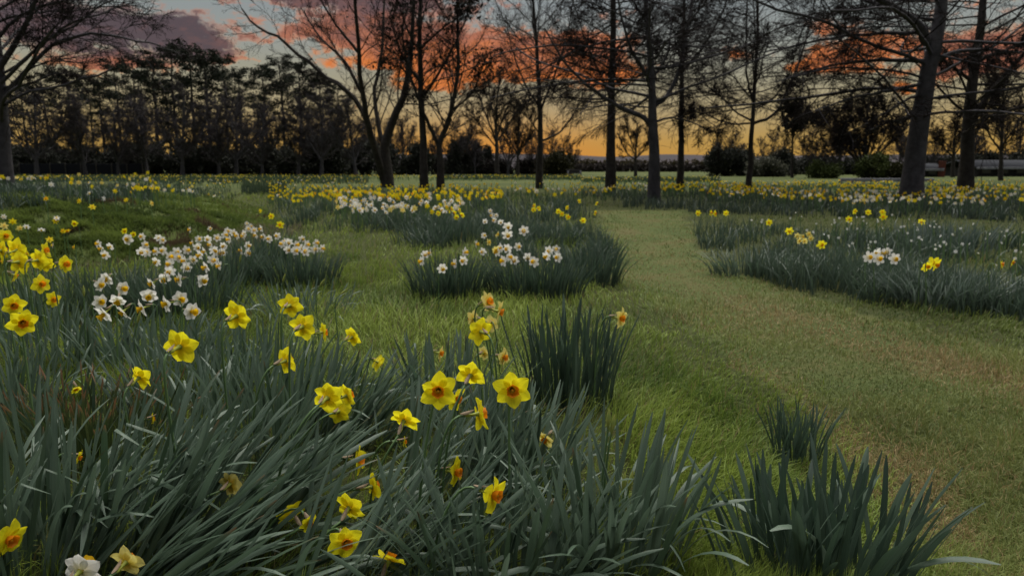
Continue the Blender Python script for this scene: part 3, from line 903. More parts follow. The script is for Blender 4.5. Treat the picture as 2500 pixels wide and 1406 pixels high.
# ---- foreground flowers: px, py, width px, facing az, el, type, label, lean
LC = (.16, .03)
FG = [
    (438, 847, 88, 172, 5, 'Y', 'broad yellow daffodil seen from behind, standing alone above tall grey-green leaves', (.0, .0)),
    (577, 772, 74, 165, 8, 'Y', 'yellow daffodil seen from behind with a small white bloom at its shoulder', (.02, 0)),
    (707, 746, 60, 175, 0, 'Y', 'topmost yellow daffodil of the row above the upright leaves, back turned', (.02, 0)),
    (738, 798, 68, 168, 4, 'Y', 'ragged yellow daffodil seen from behind, just under the topmost one of its row', (.03, 0)),
    (788, 812, 46, 120, 0, 'Y', 'narrow yellow daffodil turned sideways behind crossing leaf blades', (.03, 0)),
    (860, 823, 48, 150, 10, 'Y', 'yellow daffodil at the meadow edge end of the upright leaf row', (.05, 0)),
    (697, 881, 66, 150, 6, 'Y', 'yellow daffodil with long slanting stem in front of the upright leaf row', (.10, .02)),
    (340, 922, 66, 160, 25, 'Y', 'yellow daffodil seen from behind between two broad upright leaf blades', (.0, .0)),
    (922, 884, 42, 140, -30, 'Y', 'drooping half-hidden yellow daffodil hanging from a hooked stem', (.06, 0)),
    (798, 972, 78, 170, 5, 'Y', 'yellow daffodil seen from behind, first of a crowded trio with papery spathes', (.16, .02)),
    (846, 966, 66, 128, 10, 'Y', 'yellow daffodil turned away at the end of the crowded trio', (.16, .02)),
    (826, 1004, 62, 175, -10, 'Y', 'lowest yellow daffodil of the crowded trio, half hidden by blades', (.16, .02)),
    (1070, 952, 90, 4, 4, 'Y', 'large open yellow daffodil with orange cup facing out, beside a second open one', (.07, 0)),
    (1148, 916, 76, 165, 20, 'Y', 'yellow daffodil with swollen papery neck rising behind the large open bloom', (.08, -.02)),
    (1112, 972, 60, 60, -10, 'Y', 'yellow daffodil mostly hidden behind the large open bloom', (.06, 0)),
    (1250, 950, 92, 6, 4, 'Y', 'perfect star-shaped yellow daffodil with orange cup, on an upright stem', (.0, .0)),
    (1168, 1010, 82, 112, 0, 'Y', 'yellow daffodil in profile below the two open blooms', (.08, 0)),
    (986, 1028, 74, 165, 38, 'Y', 'torn yellow daffodil tipped back on its stem', (.10, .02)),
    (986, 1078, 30, 90, 0, 'Y', 'small scrap of a yellow daffodil under the torn one', (.08, 0)),
    (873, 1122, 68, 85, 0, 'Y', 'yellow daffodil in profile with orange cup, behind a broad dark leaf blade', (.12, .02)),
    (908, 1188, 72, 120, 0, 'Y', 'yellow daffodil largely hidden among dark slanting leaves', (.12, .02)),
    (1110, 1152, 72, 72, 0, 'Y', 'yellow daffodil in sharp profile, orange cup pointing across the dark leaves', (.10, 0)),
    (1202, 1206, 94, 62, -4, 'Y', 'long-petalled yellow daffodil in profile with orange cup above upright buds', (.12, 0)),
    (1333, 1070, 48, 320, -20, 'P', 'small pale yellow daffodil nodding at the edge of the long grass', (.0, 0)),
    (562, 1182, 66, 165, 5, 'P', 'dull yellow daffodil buried behind slanting leaf blades', (.14, .02)),
    (712, 1255, 76, 230, 30, 'Y', 'crumpled yellow daffodil lying on flattened leaves', (.14, .02)),
    (755, 1275, 50, 40, -20, 'Y', 'small crumpled yellow daffodil beside the one lying on flattened leaves', (.14, .02)),
    (852, 1240, 76, 165, 25, 'Y', 'yellow daffodil seen from behind, directly above one that faces out', (.10, .02)),
    (843, 1320, 84, 28, -2, 'Y', 'open yellow daffodil with orange cup low among dark flattened leaves', (.10, .02)),
    (950, 1368, 84, 150, 52, 'Y', 'wilting yellow daffodil with orange cup pointing up from the dark leaves', (.0, .0)),
    (372, 1022, 26, 120, 0, 'Y', 'scrap of yellow daffodil showing between blades', (.06, 0)),
    (18, 1314, 92, 75, -15, 'Y', 'wide yellow daffodil cut by the picture edge low among the leaves', (.02, 0)),
    (308, 1372, 84, 170, 10, 'P', 'pale yellow daffodil seen from behind beside a white bloom, low in the leaves', (.05, 0)),
    (195, 1395, 96, 172, 12, 'W', 'rounded white daffodil seen from behind, lowest bloom of all', (.0, .0)),
    (190, 1116, 36, 100, -20, 'Y', 'half-hidden yellow daffodil under the brown-tipped leaves', (.03, 0)),
    (1190, 738, 56, 60, 25, 'P', 'pale yellow daffodil with upright petals, topmost of the tall arching group', (-.02, 0)),
    (1216, 760, 58, 80, -12, 'P', 'pale yellow daffodil in profile with orange cup in the tall arching group', (-.05, 0)),
    (1174, 810, 66, 210, 0, 'Y', 'yellow daffodil seen from behind on a thick hooked stem below the arching group', (-.04, 0)),
    (1156, 778, 46, 240, 0, 'P', 'pale yellow daffodil at the side of the tall arching group', (-.04, 0)),
    (1198, 790, 44, 190, -20, 'P', 'pale yellow daffodil tucked under the tall arching group', (-.04, 0)),
    (1073, 862, 42, 80, -8, 'P', 'slim pale daffodil in profile on a hooked stem among upright leaf tips', (.02, 0)),
    (1180, 862, 34, 140, 0, 'P', 'creamy half-open daffodil just below the arching group', (.0, 0)),
    (1228, 872, 46, 60, 0, 'P', 'cream daffodil with bright orange cup just below the arching group', (.0, 0)),
    (1513, 777, 52, 55, 0, 'P', 'lone pale yellow daffodil with orange cup leaning out over the mown grass', (.06, 0)),
    (12, 577, 34, 60, 10, 'Y', 'topmost yellow daffodil of the tall group by the bank', (0, 0)),
    (40, 612, 58, 170, 8, 'Y', 'large yellow daffodil seen from behind in the tall group by the bank', (0, 0)),
    (2, 612, 52, 160, 0, 'Y', 'yellow daffodil at the picture edge in the tall group by the bank', (0, 0)),
    (45, 640, 58, 172, -5, 'Y', 'yellow daffodil hanging on a pale stem below the large one by the bank', (0, 0)),
    (92, 636, 52, 165, 0, 'Y', 'one of two overlapping yellow daffodils beside the tall group by the bank', (0, 0)),
    (108, 612, 40, 95, 10, 'Y', 'yellow daffodil in profile with orange cup over two overlapping ones', (0, 0)),
    (110, 644, 40, 200, 0, 'Y', 'smaller of two overlapping yellow daffodils beside the tall group by the bank', (0, 0)),
    (157, 645, 46, 80, 0, 'Y', 'star-like yellow daffodil in profile standing apart at the end of the group by the bank', (0, 0)),
    (35, 672, 34, 120, -30, 'Y', 'small drooping yellow daffodil among the stems by the bank', (0, 0)),
    (98, 693, 46, 70, 0, 'Y', 'yellow daffodil with vivid orange cup facing sideways below the group by the bank', (0, 0)),
    (128, 732, 40, 70, 5, 'Y', 'frilly yellow daffodil with orange cup above the brown-tipped leaves', (0, 0)),
    (32, 745, 52, 50, -5, 'Y', 'yellow daffodil with orange cup on a hooked stem near the picture edge', (0, 0)),
    (55, 786, 66, 40, -10, 'Y', 'broad yellow daffodil with orange cup, lowest of the group by the bank', (0, 0)),
]
for (px, py, dp, az, el, ty, lab, ln) in FG:
    daffodil(px, py, dp, az, el, ty, lab, None, ln)
daffodil(184, 945, 32, 60, -50, 'Y', 'withered yellow daffodil hanging from a bent stem over the brown-tipped leaves', None, (-.12, .0), wilt=True)

# ---- flowers further off, in clumps
MID = []


def mids(cx0, cx1, cy0, cy1, n, typ, hz, label, group, az=(-60, 60), rot=0.0, detail=False, hgt_=(.28, .37)):
    pts = []
    k = 0
    while len(pts) < n and k < 4000:
        k += 1
        u = random.random(); x = cx0 + (cx1 - cx0) * u; y = cy0 + (cy1 - cy0) * random.random() + rot * (u - .5)
        D0 = (CAMZ - .38) * F / (y - HORIZON)
        mind = .062 * F / D0
        if all((x - a) ** 2 + (y - c) ** 2 > (mind * .72) ** 2 for a, c in pts): pts.append((x, y))
    for x, y in pts:
        put_mid(x, y, typ, hz, label, group, az, detail, hgt_)


def put_mid(x, y, typ, hz, label, group, az=(-60, 60), detail=False, hgt_=(.28, .37)):
    hh = random.uniform(*hgt_)
    g = gpt(x, y, hh); D = g.y * math.cos(PITCH) + (CAMZ - g.z - hh) * math.sin(PITCH)
    ty = random.choice(typ)
    return daffodil(x, y, hz * F / D, random.uniform(*az), random.uniform(-38, 4) if ty == 'W' and detail else random.uniform(-22, 10), ty, label, group, (random.uniform(-.03, .03), random.uniform(-.03, .03)), size=hz, hmax=.6, detail=detail)


mids(235, 500, 678, 770, 16, 'W', .092, 'white daffodil with long yellow trumpet in the low clump behind the brown-tipped leaves', 'white trumpet daffodils behind the brown-tipped leaves', (-70, 80), detail=True)
mids(465, 608, 560, 614, 19, 'W', .088, 'white daffodil with yellow cup in the upper part of the densest white clump', 'white daffodils in the dense clump by the ditch', (-70, 70), rot=22)
mids(380, 545, 606, 662, 18, 'W', .088, 'white daffodil with yellow cup in the lower part of the densest white clump', 'white daffodils in the lower dense clump by the ditch', (-60, 70), rot=-8)
mids(596, 700, 545, 582, 11, 'W', .088, 'white daffodil with yellow cup under the three yellow ones at the ditch end', 'white daffodils under the yellow trio', (-60, 60), rot=18)
mids(678, 790, 583, 616, 12, 'W', .088, 'white daffodil with yellow cup in the separate rounded clump on the meadow', 'white daffodils in the rounded meadow clump', (-60, 70), rot=14)
for x, y in ((636, 515), (663, 528), (684, 549)): put_mid(x, y, 'Y', .085, 'yellow daffodil standing over white ones at the ditch end', 'yellow trio at the ditch end', (-30, 30), hgt_=(.45, .5))
mids(238, 272, 595, 625, 4, 'W', .088, 'white daffodil in the small group near the foot of the bank', 'white daffodils near the bank foot')
put_mid(312, 584, 'W', .12, 'large ruffled white daffodil near the foot of the bank', None, (0, 5), detail=True)
put_mid(303, 564, 'Y', .095, 'yellow daffodil with orange cup just above the ruffled white one', None, (40, 60), detail=True)
put_mid(325, 572, 'Y', .085, 'yellow daffodil peeping out behind the ruffled white one', None, (0, 60), detail=True)
mids(345, 400, 575, 620, 7, 'W', .088, 'white daffodil with yellow cup between the bank and the densest white clump', 'white daffodils between bank and dense clump')
put_mid(183, 546, 'Y', .10, 'solitary star-like yellow daffodil against the dark grassy bank', None, (-5, 10), detail=True)
for x, y in ((1240, 552), (1278, 563), (1239, 572)): put_mid(x, y, 'W', .11, 'flat-faced creamy white daffodil in the open trio above the dark leaf clumps', 'open white trio', (-12, 12), hgt_=(.42, .46))
mids(1212, 1400, 602, 640, 13, 'W', .09, 'white daffodil with yellow trumpet on the dark clump nearest the path', 'white daffodils on the dark clump by the path', (-60, 70))
mids(1026, 1170, 588, 655, 8, 'W', .085, 'white daffodil with yellow trumpet on the narrow dark clump in the meadow', 'white daffodils on the narrow dark clump', (-80, 80), rot=-42)
mids(1176, 1215, 560, 620, 5, 'PW', .075, 'pale daffodil in the gap between the two dark clumps', 'pale daffodils between the dark clumps', (-80, 80))
mids(1062, 1138, 503, 538, 8, 'Y', .095, 'orange-cupped yellow daffodil in the small cluster at the meadow edge of the centre bed', 'yellow daffodils in the meadow edge cluster')
mids(1184, 1222, 514, 542, 6, 'W', .085, 'white daffodil in the small cluster beside the centre bed', 'white daffodils beside the centre bed')
for x, y in ((1305, 503), (1316, 509), (1303, 512)): put_mid(x, y, 'Y', .10, 'orange-yellow daffodil in the tight trio above the middle leaves', 'tight yellow trio')
for x, y in ((1362, 516), (1372, 523), (1386, 530), (1384, 507), (1415, 491), (1456, 497), (1424, 538), (1452, 520)): put_mid(x, y, 'Y', .095, 'orange-yellow daffodil scattered along the middle leaves next to the path', 'yellow daffodils next to the path')
for x, y in ((1705, 521), (1735, 520), (1745, 522), (1773, 520)): put_mid(x, y, 'Y', .105, 'yellow daffodil at the inner corner of the path-side bed', 'yellow daffodils at the bed corner')
for x, y in ((1878, 543), (1927, 564), (2005, 597)): put_mid(x, y, 'Y', .10, 'yellow daffodil dotted singly along the path-side bed', 'single yellow daffodils in the path-side bed')
for x, y in ((2086, 516), (2120, 518), (2155, 518), (2072, 536), (2157, 530), (2250, 541)): put_mid(x, y, 'Y', .105, 'yellow daffodil along the back of the path-side bed', 'yellow daffodils at the back of the path-side bed')
for x, y in ((2262, 649), (2278, 641), (2284, 646)): put_mid(x, y, 'Y', .10, 'yellow daffodil in the close pair at the front of the path-side bed', 'yellow daffodils at the front of the path-side bed')
for x, y in ((2443, 645), (2470, 640)): put_mid(x, y, 'Y', .09, 'orange-yellow daffodil at the grassy end of the path-side bed', 'orange daffodils at the grassy end')
mids(1940, 1985, 572, 590, 6, 'P', .075, 'creamy small daffodil in the tuft within the path-side bed', 'creamy daffodils in the path-side bed')
mids(2120, 2185, 612, 632, 6, 'W', .10, 'white daffodil in the white tuft within the path-side bed', 'white daffodils in the path-side bed')
mids(662, 1000, 455, 478, 34, 'Y', .10, 'yellow daffodil in the golden drift in front of the forked trees', 'golden drift of the centre bed')
mids(1000, 1228, 458, 484, 16, 'Y', .10, 'yellow daffodil in the thinner end of the golden drift', 'thin end of the golden drift')
mids(708, 745, 475, 500, 5, 'Y', .10, 'yellow daffodil in the knot spilling out of the golden drift over the ditch', 'yellow knot spilling from the drift')
mids(816, 1135, 482, 514, 30, 'W', .10, 'white daffodil in the white row below the golden drift', 'white row of the centre bed')


# ---- the flowers beyond, too many and too small to count
def far_flowers(name, label, pts, cols, size=.05, hz=(.30, .42)):
    pts = np.asarray(pts); N = len(pts)
    h = RNG.uniform(hz[0], hz[1], N); ctr = pts + np.stack([np.zeros(N), np.zeros(N), h], -1)
    az = RNG.normal(0, .9, N); el = RNG.normal(.1, .35, N)
    n = np.stack([np.sin(az) * np.cos(el), -np.cos(az) * np.cos(el), np.sin(el)], -1)
    a = np.cross(n, [0, 0, 1.0]); a /= np.linalg.norm(a, axis=1, keepdims=True); c = np.cross(n, a)
    b = Buf()
    th = np.arange(12) * np.pi / 6 + RNG.uniform(0, 1, N)[:, None]
    rad = np.where(np.arange(12) % 2 == 0, 1.0, .55)[None, :] * (size * RNG.uniform(.8, 1.15, N))[:, None]
    ring = ctr[:, None, :] + rad[..., None] * (np.cos(th)[..., None] * a[:, None, :] + np.sin(th)[..., None] * c[:, None, :])
    V = np.concatenate([ctr[:, None, :] - n[:, None, :] * .004, ring], 1)
    o = np.arange(N)[:, None] * 13; k = np.arange(12)[None, :]
    T = np.stack([np.broadcast_to(o, (N, 12)), o + 1 + k, o + 1 + (k + 1) % 12], -1).reshape(-1, 3)
    pc = np.asarray(cols)[:, 0]; cc = np.asarray(cols)[:, 1]
    b.add(V.reshape(-1, 3), None, T, np.repeat(pc, 13, 0))
    # cup
    th = np.arange(5) * 2 * np.pi / 5
    r0 = size * .22
    rim = ctr[:, None, :] + n[:, None, :] * size * .35 + r0 * 1.3 * (np.cos(th)[None, :, None] * a[:, None, :] + np.sin(th)[None, :, None] * c[:, None, :])
    bas = ctr[:, None, :] + r0 * (np.cos(th)[None, :, None] * a[:, None, :] + np.sin(th)[None, :, None] * c[:, None, :])
    V = np.concatenate([bas, rim], 1); o = np.arange(N)[:, None] * 10; k = np.arange(5)[None, :]
    Q = np.stack([o + k, o + (k + 1) % 5, o + 5 + (k + 1) % 5, o + 5 + k], -1).reshape(-1, 4)
    b.add(V.reshape(-1, 3), Q, None, np.repeat(cc, 10, 0))
    # stems
    s0 = pts.copy(); s1 = ctr - n * .02
    wv = np.stack([np.full(N, .004), np.zeros(N), np.zeros(N)], -1) * (1 + np.hypot(pts[:, 0], pts[:, 1]) * .06)[:, None]
    V = np.stack([s0 - wv, s0 + wv, s1 + wv, s1 - wv], 1).reshape(-1, 3)
    Q = np.arange(4 * N).reshape(-1, 4)
    b.add(V, Q, None, np.tile([.09, .15, .06], (4 * N, 1)))
    o = obj(name, b.mesh(name, [M_FARFLOWER], smooth=False))
    return o


YC = ((.78, .66, .015), (.80, .45, .01)); OC = ((.82, .58, .012), (.80, .28, .006)); WC = ((.76, .76, .72), (.80, .58, .03)); PC_ = ((.80, .68, .18), (.8, .5, .02))


def pick(n, wy, wo, ww, wp):
    i = RNG.choice(4, n, p=np.array([wy, wo, ww, wp]) / (wy + wo + ww + wp))
    arr = np.array([YC, OC, WC, PC_])
    return arr[i]


def zone(n, x0, x1, y0, y1, hh=.36, clump=.0, seed=1):
    """ground points under flowers that show between these pixel bounds"""
    p = gpts(RNG.uniform(x0, x1, n * 3), RNG.uniform(y0, y1, n * 3), hh)
    if clump: p = p[fbm(p[:, 0] * .55, p[:, 1] * .28, seed) >= clump]
    return p[:n], None


allp = []; allc = []
for (n, x0, x1, y0, y1, wts, cl, sd_) in [
        (360, 655, 1230, 449, 482, (7, 2, .4, .6), .36, 5), (70, 820, 1130, 484, 512, (1, .2, 6, 1), .42, 6),
        (150, 1230, 1600, 442, 472, (5, 2, 2, 1), .44, 7), (700, 1610, 2500, 441, 462, (8, 3, .8, .6), .40, 8), (330, 1610, 2500, 458, 484, (4, 2.5, 3, 1), .46, 9),
        (150, 2050, 2560, 466, 492, (2, .6, 6, 1), .45, 10), (150, 2500, 2900, 445, 500, (5, 2, 3, 1), .44, 11),
        (80, -200, 420, 440, 480, (4, .6, 2.2, 2), .44, 12), (36, 330, 600, 438, 476, (3, 0, 2, 2), .46, 13),
        (260, -200, 900, 429, 446, (5, .4, 2, 2), .45, 18), (620, -200, 880, 425.5, 432.5, (7, .4, .3, 2), .42, 14), (420, 880, 1420, 426, 433, (5, .3, .5, 3), .40, 15), (140, 1420, 1760, 430, 438, (3, .3, 1, 3), .45, 16)]:
    P_, _ = zone(n, x0, x1, y0, y1, .36, cl, sd_)
    allp.append(P_); allc.append(pick(len(P_), *wts))
allp = np.concatenate(allp); allc = np.concatenate(allc)
# larger drawn where far, as clustered heads
o = far_flowers('daffodil_drift', '', allp, allc, .052)
kind(o, 'stuff', 'yellow, orange and white daffodils dotted through the far drifts under the trees', 'flowers')
P_, _ = zone(100, 1760, 2560, 520, 640, .30, .44, 23); P_ = P_[inpoly(P_[:, 0], P_[:, 1], BEDS['near_right'])]
o = far_flowers('small_white_flowers', '', P_, np.tile(np.array([((.75, .76, .74), (.7, .7, .5))]), (len(P_), 1, 1)), .020, (.24, .34))
kind(o, 'stuff', 'tiny white flowers sprinkled through the path-side daffodil bed', 'flowers')
# low leaf ridges under the farthest yellow strips
for (x0, x1, y0, y1, n, lab) in [(-200, 880, 428, 440, 5200, 'thin far strip of daffodil leaves in front of the tall pines'), (1080, 1420, 430, 440, 2200, 'thin far strip of daffodil leaves beyond the little clearing'), (-200, 900, 430, 450, 6500, 'broad far sheet of daffodil leaves behind the bank'), (1420, 1760, 436, 446, 1600, 'thin far strip of daffodil leaves in front of the hills'),
                                 (590, 700, 452, 476, 700, 'dark leaves at the head of the ditch')]:
    P_, _, _ = scatter_px(n, x0, x1, y0, y1)
    N = len(P_); r = np.hypot(P_[:, 0], P_[:, 1]); b = Buf()
    b.add(*blades(P_, RNG.uniform(.22, .40, N), .01 + .0008 * r, RNG.uniform(0, .5, N), RNG.uniform(0, 6.28, N), lerp3((.035, .062, .034), (.07, .10, .055), RNG.uniform(0, 1, N)), 2))
    kind(obj('daffodil_foliage', b.mesh('daffodil_foliage', [M_BEDLEAF])), 'stuff', lab, 'foliage')

# ================================================================== FOREGROUND LEAF CLUMPS


def leaf_mesh(seed, bend, fold, m, w=.013):
    """strap leaf of length 1 m, bending towards +X; keeled section"""
    r = random.Random(seed); n = 11
    pos = np.zeros(3); ang = 0.0; V = []; UV = []
    for i in range(n + 1):
        t = i / n
        if fold and abs(t - fold) < .5 / n: ang += 1.9
        ang += bend * (.25 + 1.5 * t) / n + r.uniform(-.03, .03)
        wd = w * (.72 + .5 * math.sin(math.pi * min(1, t * .9 + .08))) * (1 if t < .86 else max(.10, math.sqrt(max(0, 1 - ((t - .86) / .145) ** 2))))
        dx, dz = math.sin(ang), math.cos(ang); nx, nz = math.cos(ang), -math.sin(ang)
        tw = .5 * math.sin(seed * 1.7 + t * 2.0) * t
        for s in (-1, -.45, .45, 1):
            k = .30 * wd * (abs(s) ** 1.5) + .0
            y = s * wd * math.cos(tw); off = s * wd * math.sin(tw) - k
            V.append((pos[0] - nx * off, y, pos[2] - nz * off)); UV.append((s * .5 + .5, t))
        pos = pos + np.array([dx, 0, dz]) / n
    Q = [(i * 4 + j, (i + 1) * 4 + j, (i + 1) * 4 + j + 1, i * 4 + j + 1) for i in range(n) for j in range(3)]
    # widths are given for a 0.42 m leaf; store at unit length with true width / .42
    return mesh_np('leaf', V, Q, None, [m], uv=UV)


WU = .0058 / .42
LEAVES = {
    'straight': [leaf_mesh(s, b, None, M_LEAF, WU * k) for s, b, k in ((1, .15, 1), (2, .35, 1.1), (3, -.1, .9), (4, .5, 1.0), (5, .25, 1.2))],
    'arch': [leaf_mesh(s, b, None, M_LEAF, WU * k) for s, b, k in ((11, 1.2, 1), (12, 1.7, 1.1), (13, 2.3, 1.0), (14, .9, .9))],
    'fold': [leaf_mesh(s, .25, f, M_LEAF, WU) for s, f in ((21, .62), (22, .72), (23, .8))],
    'tip': [leaf_mesh(s, b, None, M_LEAF_TIP, WU) for s, b in ((31, .2), (32, .6), (33, .1))],
    'brown': [leaf_mesh(s, b, None, M_LEAF_BROWN, WU * .7) for s, b in ((41, .15), (42, .4), (43, .05), (44, .7))],
    'dark': [leaf_mesh(s, b, None, M_LEAF_DARK, WU * k) for s, b, k in ((51, .1, .8), (52, .25, .9), (53, .0, .75), (54, .4, .85))],
}


def clear_of_flowers(me, M, p=.9):
    """keep blades from growing right across an open flower"""
    n = len(me.vertices) // 4
    c = np.array([(M @ me.vertices[i * 4 + 1].co)[:] for i in range(n)])
    x, y = project(c); dep = c[:, 1] * math.cos(PITCH) - (c[:, 2] - CAMZ) * math.sin(PITCH)
    tt = np.linspace(0, n - 1, n * 4); x = np.interp(tt, np.arange(n), x); y = np.interp(tt, np.arange(n), y); dep = np.interp(tt, np.arange(n), dep)
    for fx, fy, fr, fd in FLW:
        if fx > 1600: continue
        hit = ((x - fx) ** 2 + (y - fy) ** 2 < (fr * .85) ** 2) & (dep < fd + .015)
        if hit.any() and random.random() < p: return False
    return True


def clump(x, y, n, rad, h, label, lean=(0, 0), mixw=None, spread=.35, name='daffodil_clump', group=None, px=True, lean_sd=.12, wscale=1.0):
    """a clump of strap leaves; (x, y) is the pixel its foot stands on"""
    g = gpt(x, y) if px else Vector((x, y, float(hgt(x, y))))
    root = empty(name, g, label, 'plant', group)
    mixw = mixw or {'straight': 6, 'arch': 2, 'fold': .6, 'tip': 1}
    ks = list(mixw); ws = [mixw[k] for k in ks]
    rx, ry = (rad, rad) if not isinstance(rad, tuple) else rad
    for i in range(int(n * 1.5)):
        k = random.choices(ks, ws)[0]; me = random.choice(LEAVES[k])
        a = random.uniform(0, 6.28); q = math.sqrt(random.random())
        bx, by = g.x + rx * q * math.cos(a), g.y + ry * q * math.sin(a)
        bz = float(hgt(bx, by)) - .01
        dx = math.cos(a) * q * spread + lean[0] + random.gauss(0, lean_sd)
        dy = math.sin(a) * q * spread + lean[1] + random.gauss(0, lean_sd)
        az = math.atan2(dy, dx); tilt = min(1.25, math.hypot(dx, dy))
        L = random.uniform(*h) * .86
        M = Matrix.Translation((bx, by, bz)) @ Matrix.Rotation(az, 4, 'Z') @ Matrix.Rotation(tilt, 4, 'Y') @ Matrix.Rotation(random.uniform(-.9, .9), 4, 'Z') @ Matrix.Diagonal((L, L * random.uniform(.85, 1.25) * wscale, L, 1))
        if clear_of_flowers(me, M): obj('leaf', me, root, M)
    return root


SW = {'straight': 6, 'arch': 3, 'fold': 1, 'tip': .8}
SWL = {'straight': 7, 'arch': 1.0, 'tip': .8}
UP = {'straight': 8, 'arch': .6, 'tip': .6, 'fold': .2}
DK = {'dark': 10, 'straight': 1}
# swept leaves of the near foreground
clump(330, 1330, 95, (.28, .16), (.42, .58), 'big swept clump of grey-green daffodil leaves with arching folded tips', (.28, .12), SW, .25)
clump(560, 1330, 110, (.26, .15), (.46, .62), 'flattened clump of daffodil leaves all sweeping the same way', (.72, .18), SWL, .18, lean_sd=.13)
clump(420, 1480, 90, (.24, .12), (.45, .60), 'lowest flattened clump of daffodil leaves, combed almost level', (.85, .10), SWL, .18, lean_sd=.14)
clump(850, 1460, 95, (.20, .13), (.42, .56), 'slanting clump of daffodil leaves under the low open yellow flowers', (.52, .20), SWL, .22, lean_sd=.15)
clump(700, 1075, 110, (.30, .20), (.36, .50), 'tall row of upright daffodil leaves below the yellow flowers seen from behind', (.10, .05), UP, .30)
clump(860, 1085, 80, (.24, .16), (.36, .48), 'slanting clump of daffodil leaves at the meadow side of the tall row', (.45, .10), SWL, .22)
clump(470, 1040, 70, (.24, .18), (.34, .46), 'upright daffodil leaves around the lone broad yellow flower', (.06, .05), UP, .30)
clump(1090, 1240, 85, (.18, .14), (.36, .50), 'leaning clump of daffodil leaves beneath the large open yellow flower', (.38, .15), SWL, .22)
clump(1250, 1220, 95, (.15, .13), (.36, .48), 'upright clump of daffodil leaves carrying the star-shaped flower', (.06, .02), UP, .32)
clump(1095, 1010, 75, (.20, .14), (.34, .44), 'clump of upright leaf tips beneath the pale arching flowers', (.0, .05), UP, .30)
clump(1385, 985, 105, (.21, .14), (.30, .58), 'dense dark green clump of erect daffodil leaves without open flowers', (-.02, .0), DK, .10, lean_sd=.06)
clump(1490, 1420, 75, (.15, .10), (.40, .54), 'clump of daffodil leaves with arching outer blades and closed buds', (.0, .0), {'straight': 6, 'arch': 3, 'tip': .5}, .30)
clump(1200, 1480, 80, (.20, .10), (.34, .46), 'clump of upright daffodil leaves with paired closed buds', (.02, .0), {'straight': 8, 'arch': 2, 'tip': 1.5}, .38)
clump(1985, 1445, 92, (.22, .10), (.30, .44), 'dark broad-leaved clump without flowers beside the worn path edge', (.0, .0), {'dark': 8, 'straight': 1, 'arch': .3}, .30, wscale=1.7)
clump(1938, 1130, 55, (.085, .06), (.20, .30), 'small dark erect clump of daffodil leaves at the edge of the mown path', (.0, .0), DK, .16, wscale=1.1)
clump(215, 1120, 130, (.22, .15), (.28, .42), 'clump of cut and browned daffodil leaves with rusty tips', (.03, .0), {'brown': 10, 'tip': 2}, .35)
clump(60, 1420, 80, (.20, .13), (.40, .54), 'clump of broad daffodil leaves at the corner below the wide yellow flower', (.16, .05), SW, .35)
clump(40, 1080, 70, (.22, .18), (.36, .48), 'grey-green leaves below the lowest flower of the group by the bank', (.05, .0), UP, .35)
clump(140, 900, 80, (.36, .25), (.34, .44), 'grey-green leaves under the yellow group by the bank', (.05, .0), UP, .35)
clump(30, 830, 70, (.36, .25), (.36, .46), 'tall leaves at the picture edge under the topmost yellow flowers by the bank', (.0, .0), UP, .3)
clump(370, 905, 110, (.36, .22), (.30, .40), 'leaf clump under the white trumpet flowers behind the browned leaves', (.0, .0), UP, .35)
clump(600, 940, 70, (.30, .18), (.32, .42), 'leaves between the white trumpet clump and the tall upright row', (.05, .0), UP, .3)
clump(740, 780, 90, (.34, .22), (.26, .36), 'low grey-green leaf clump with green buds in the open meadow', (.05, .0), {'straight': 6, 'arch': 3}, .5)

# mid-distance clumps: leaves too fine to pick apart


def mid_clump(x, y, n, rx, ry, h0, h1, label, c1=LC1, c2=LC2, name='daffodil_clump', group=None, spread=.5):
    g = gpt(x, y)
    a = RNG.uniform(0, 6.28, n); q = np.sqrt(RNG.uniform(0, 1, n))
    bx = g.x + rx * q * np.cos(a); by = g.y + ry * q * np.sin(a)
    P = np.stack([bx, by, hgt(bx, by) - .01], -1)
    b = Buf()
    t = lerp3(c1, c2, RNG.uniform(0, 1, n) ** 1.4)
    b.add(*blades(P, RNG.uniform(h0, h1, n), RNG.uniform(.009, .016, n), np.abs(q * spread + RNG.normal(0, .1, n)), a + RNG.normal(0, .5, n), t, 4))
    root = empty(name, g, label, 'plant', group)
    me = b.mesh('leaves', [M_BEDLEAF])
    o = obj('leaves', me, root); o.matrix_basis = Matrix.Translation(-g); o['kind'] = 'stuff'
    return root


DC1, DC2 = (.038, .066, .042), (.080, .118, .082)
mid_clump(540, 705, 330, .42, .30, .30, .44, 'leaf clump under the upper densest white daffodils by the ditch')
mid_clump(455, 775, 300, .45, .28, .28, .40, 'leaf clump under the lower densest white daffodils by the ditch')
mid_clump(330, 760, 240, .55, .35, .26, .40, 'grassy leaf clump between the bank and the densest white daffodils')
mid_clump(180, 760, 260, .6, .5, .24, .40, 'loose leaf clump at the foot of the bank under the solitary yellow flower', (.05, .085, .04), (.09, .13, .075))
mid_clump(645, 652, 300, .36, .32, .28, .42, 'leaf clump under the yellow trio at the ditch end')
mid_clump(735, 704, 300, .34, .28, .28, .40, 'rounded leaf clump under white daffodils on the meadow', DC1, LC2)
mid_clump(1095, 728, 300, .30, .26, .30, .42, 'narrow dark leaf clump alone in the meadow grass', DC1, DC2)
mid_clump(1310, 728, 420, .40, .26, .28, .40, 'dark leaf clump with white trumpets nearest the mown path', DC1, DC2)
mid_clump(1440, 690, 260, .30, .26, .30, .42, 'dark leaf clump at the corner where the path bends', DC1, DC2)
mid_clump(1480, 640, 110, .16, .18, .26, .36, 'small dark leaf clump spilling onto the path edge', DC1, DC2)
mid_clump(1085, 590, 300, .75, .5, .30, .40, 'leaf clump under the orange-cupped cluster at the meadow edge', DC1, LC2)
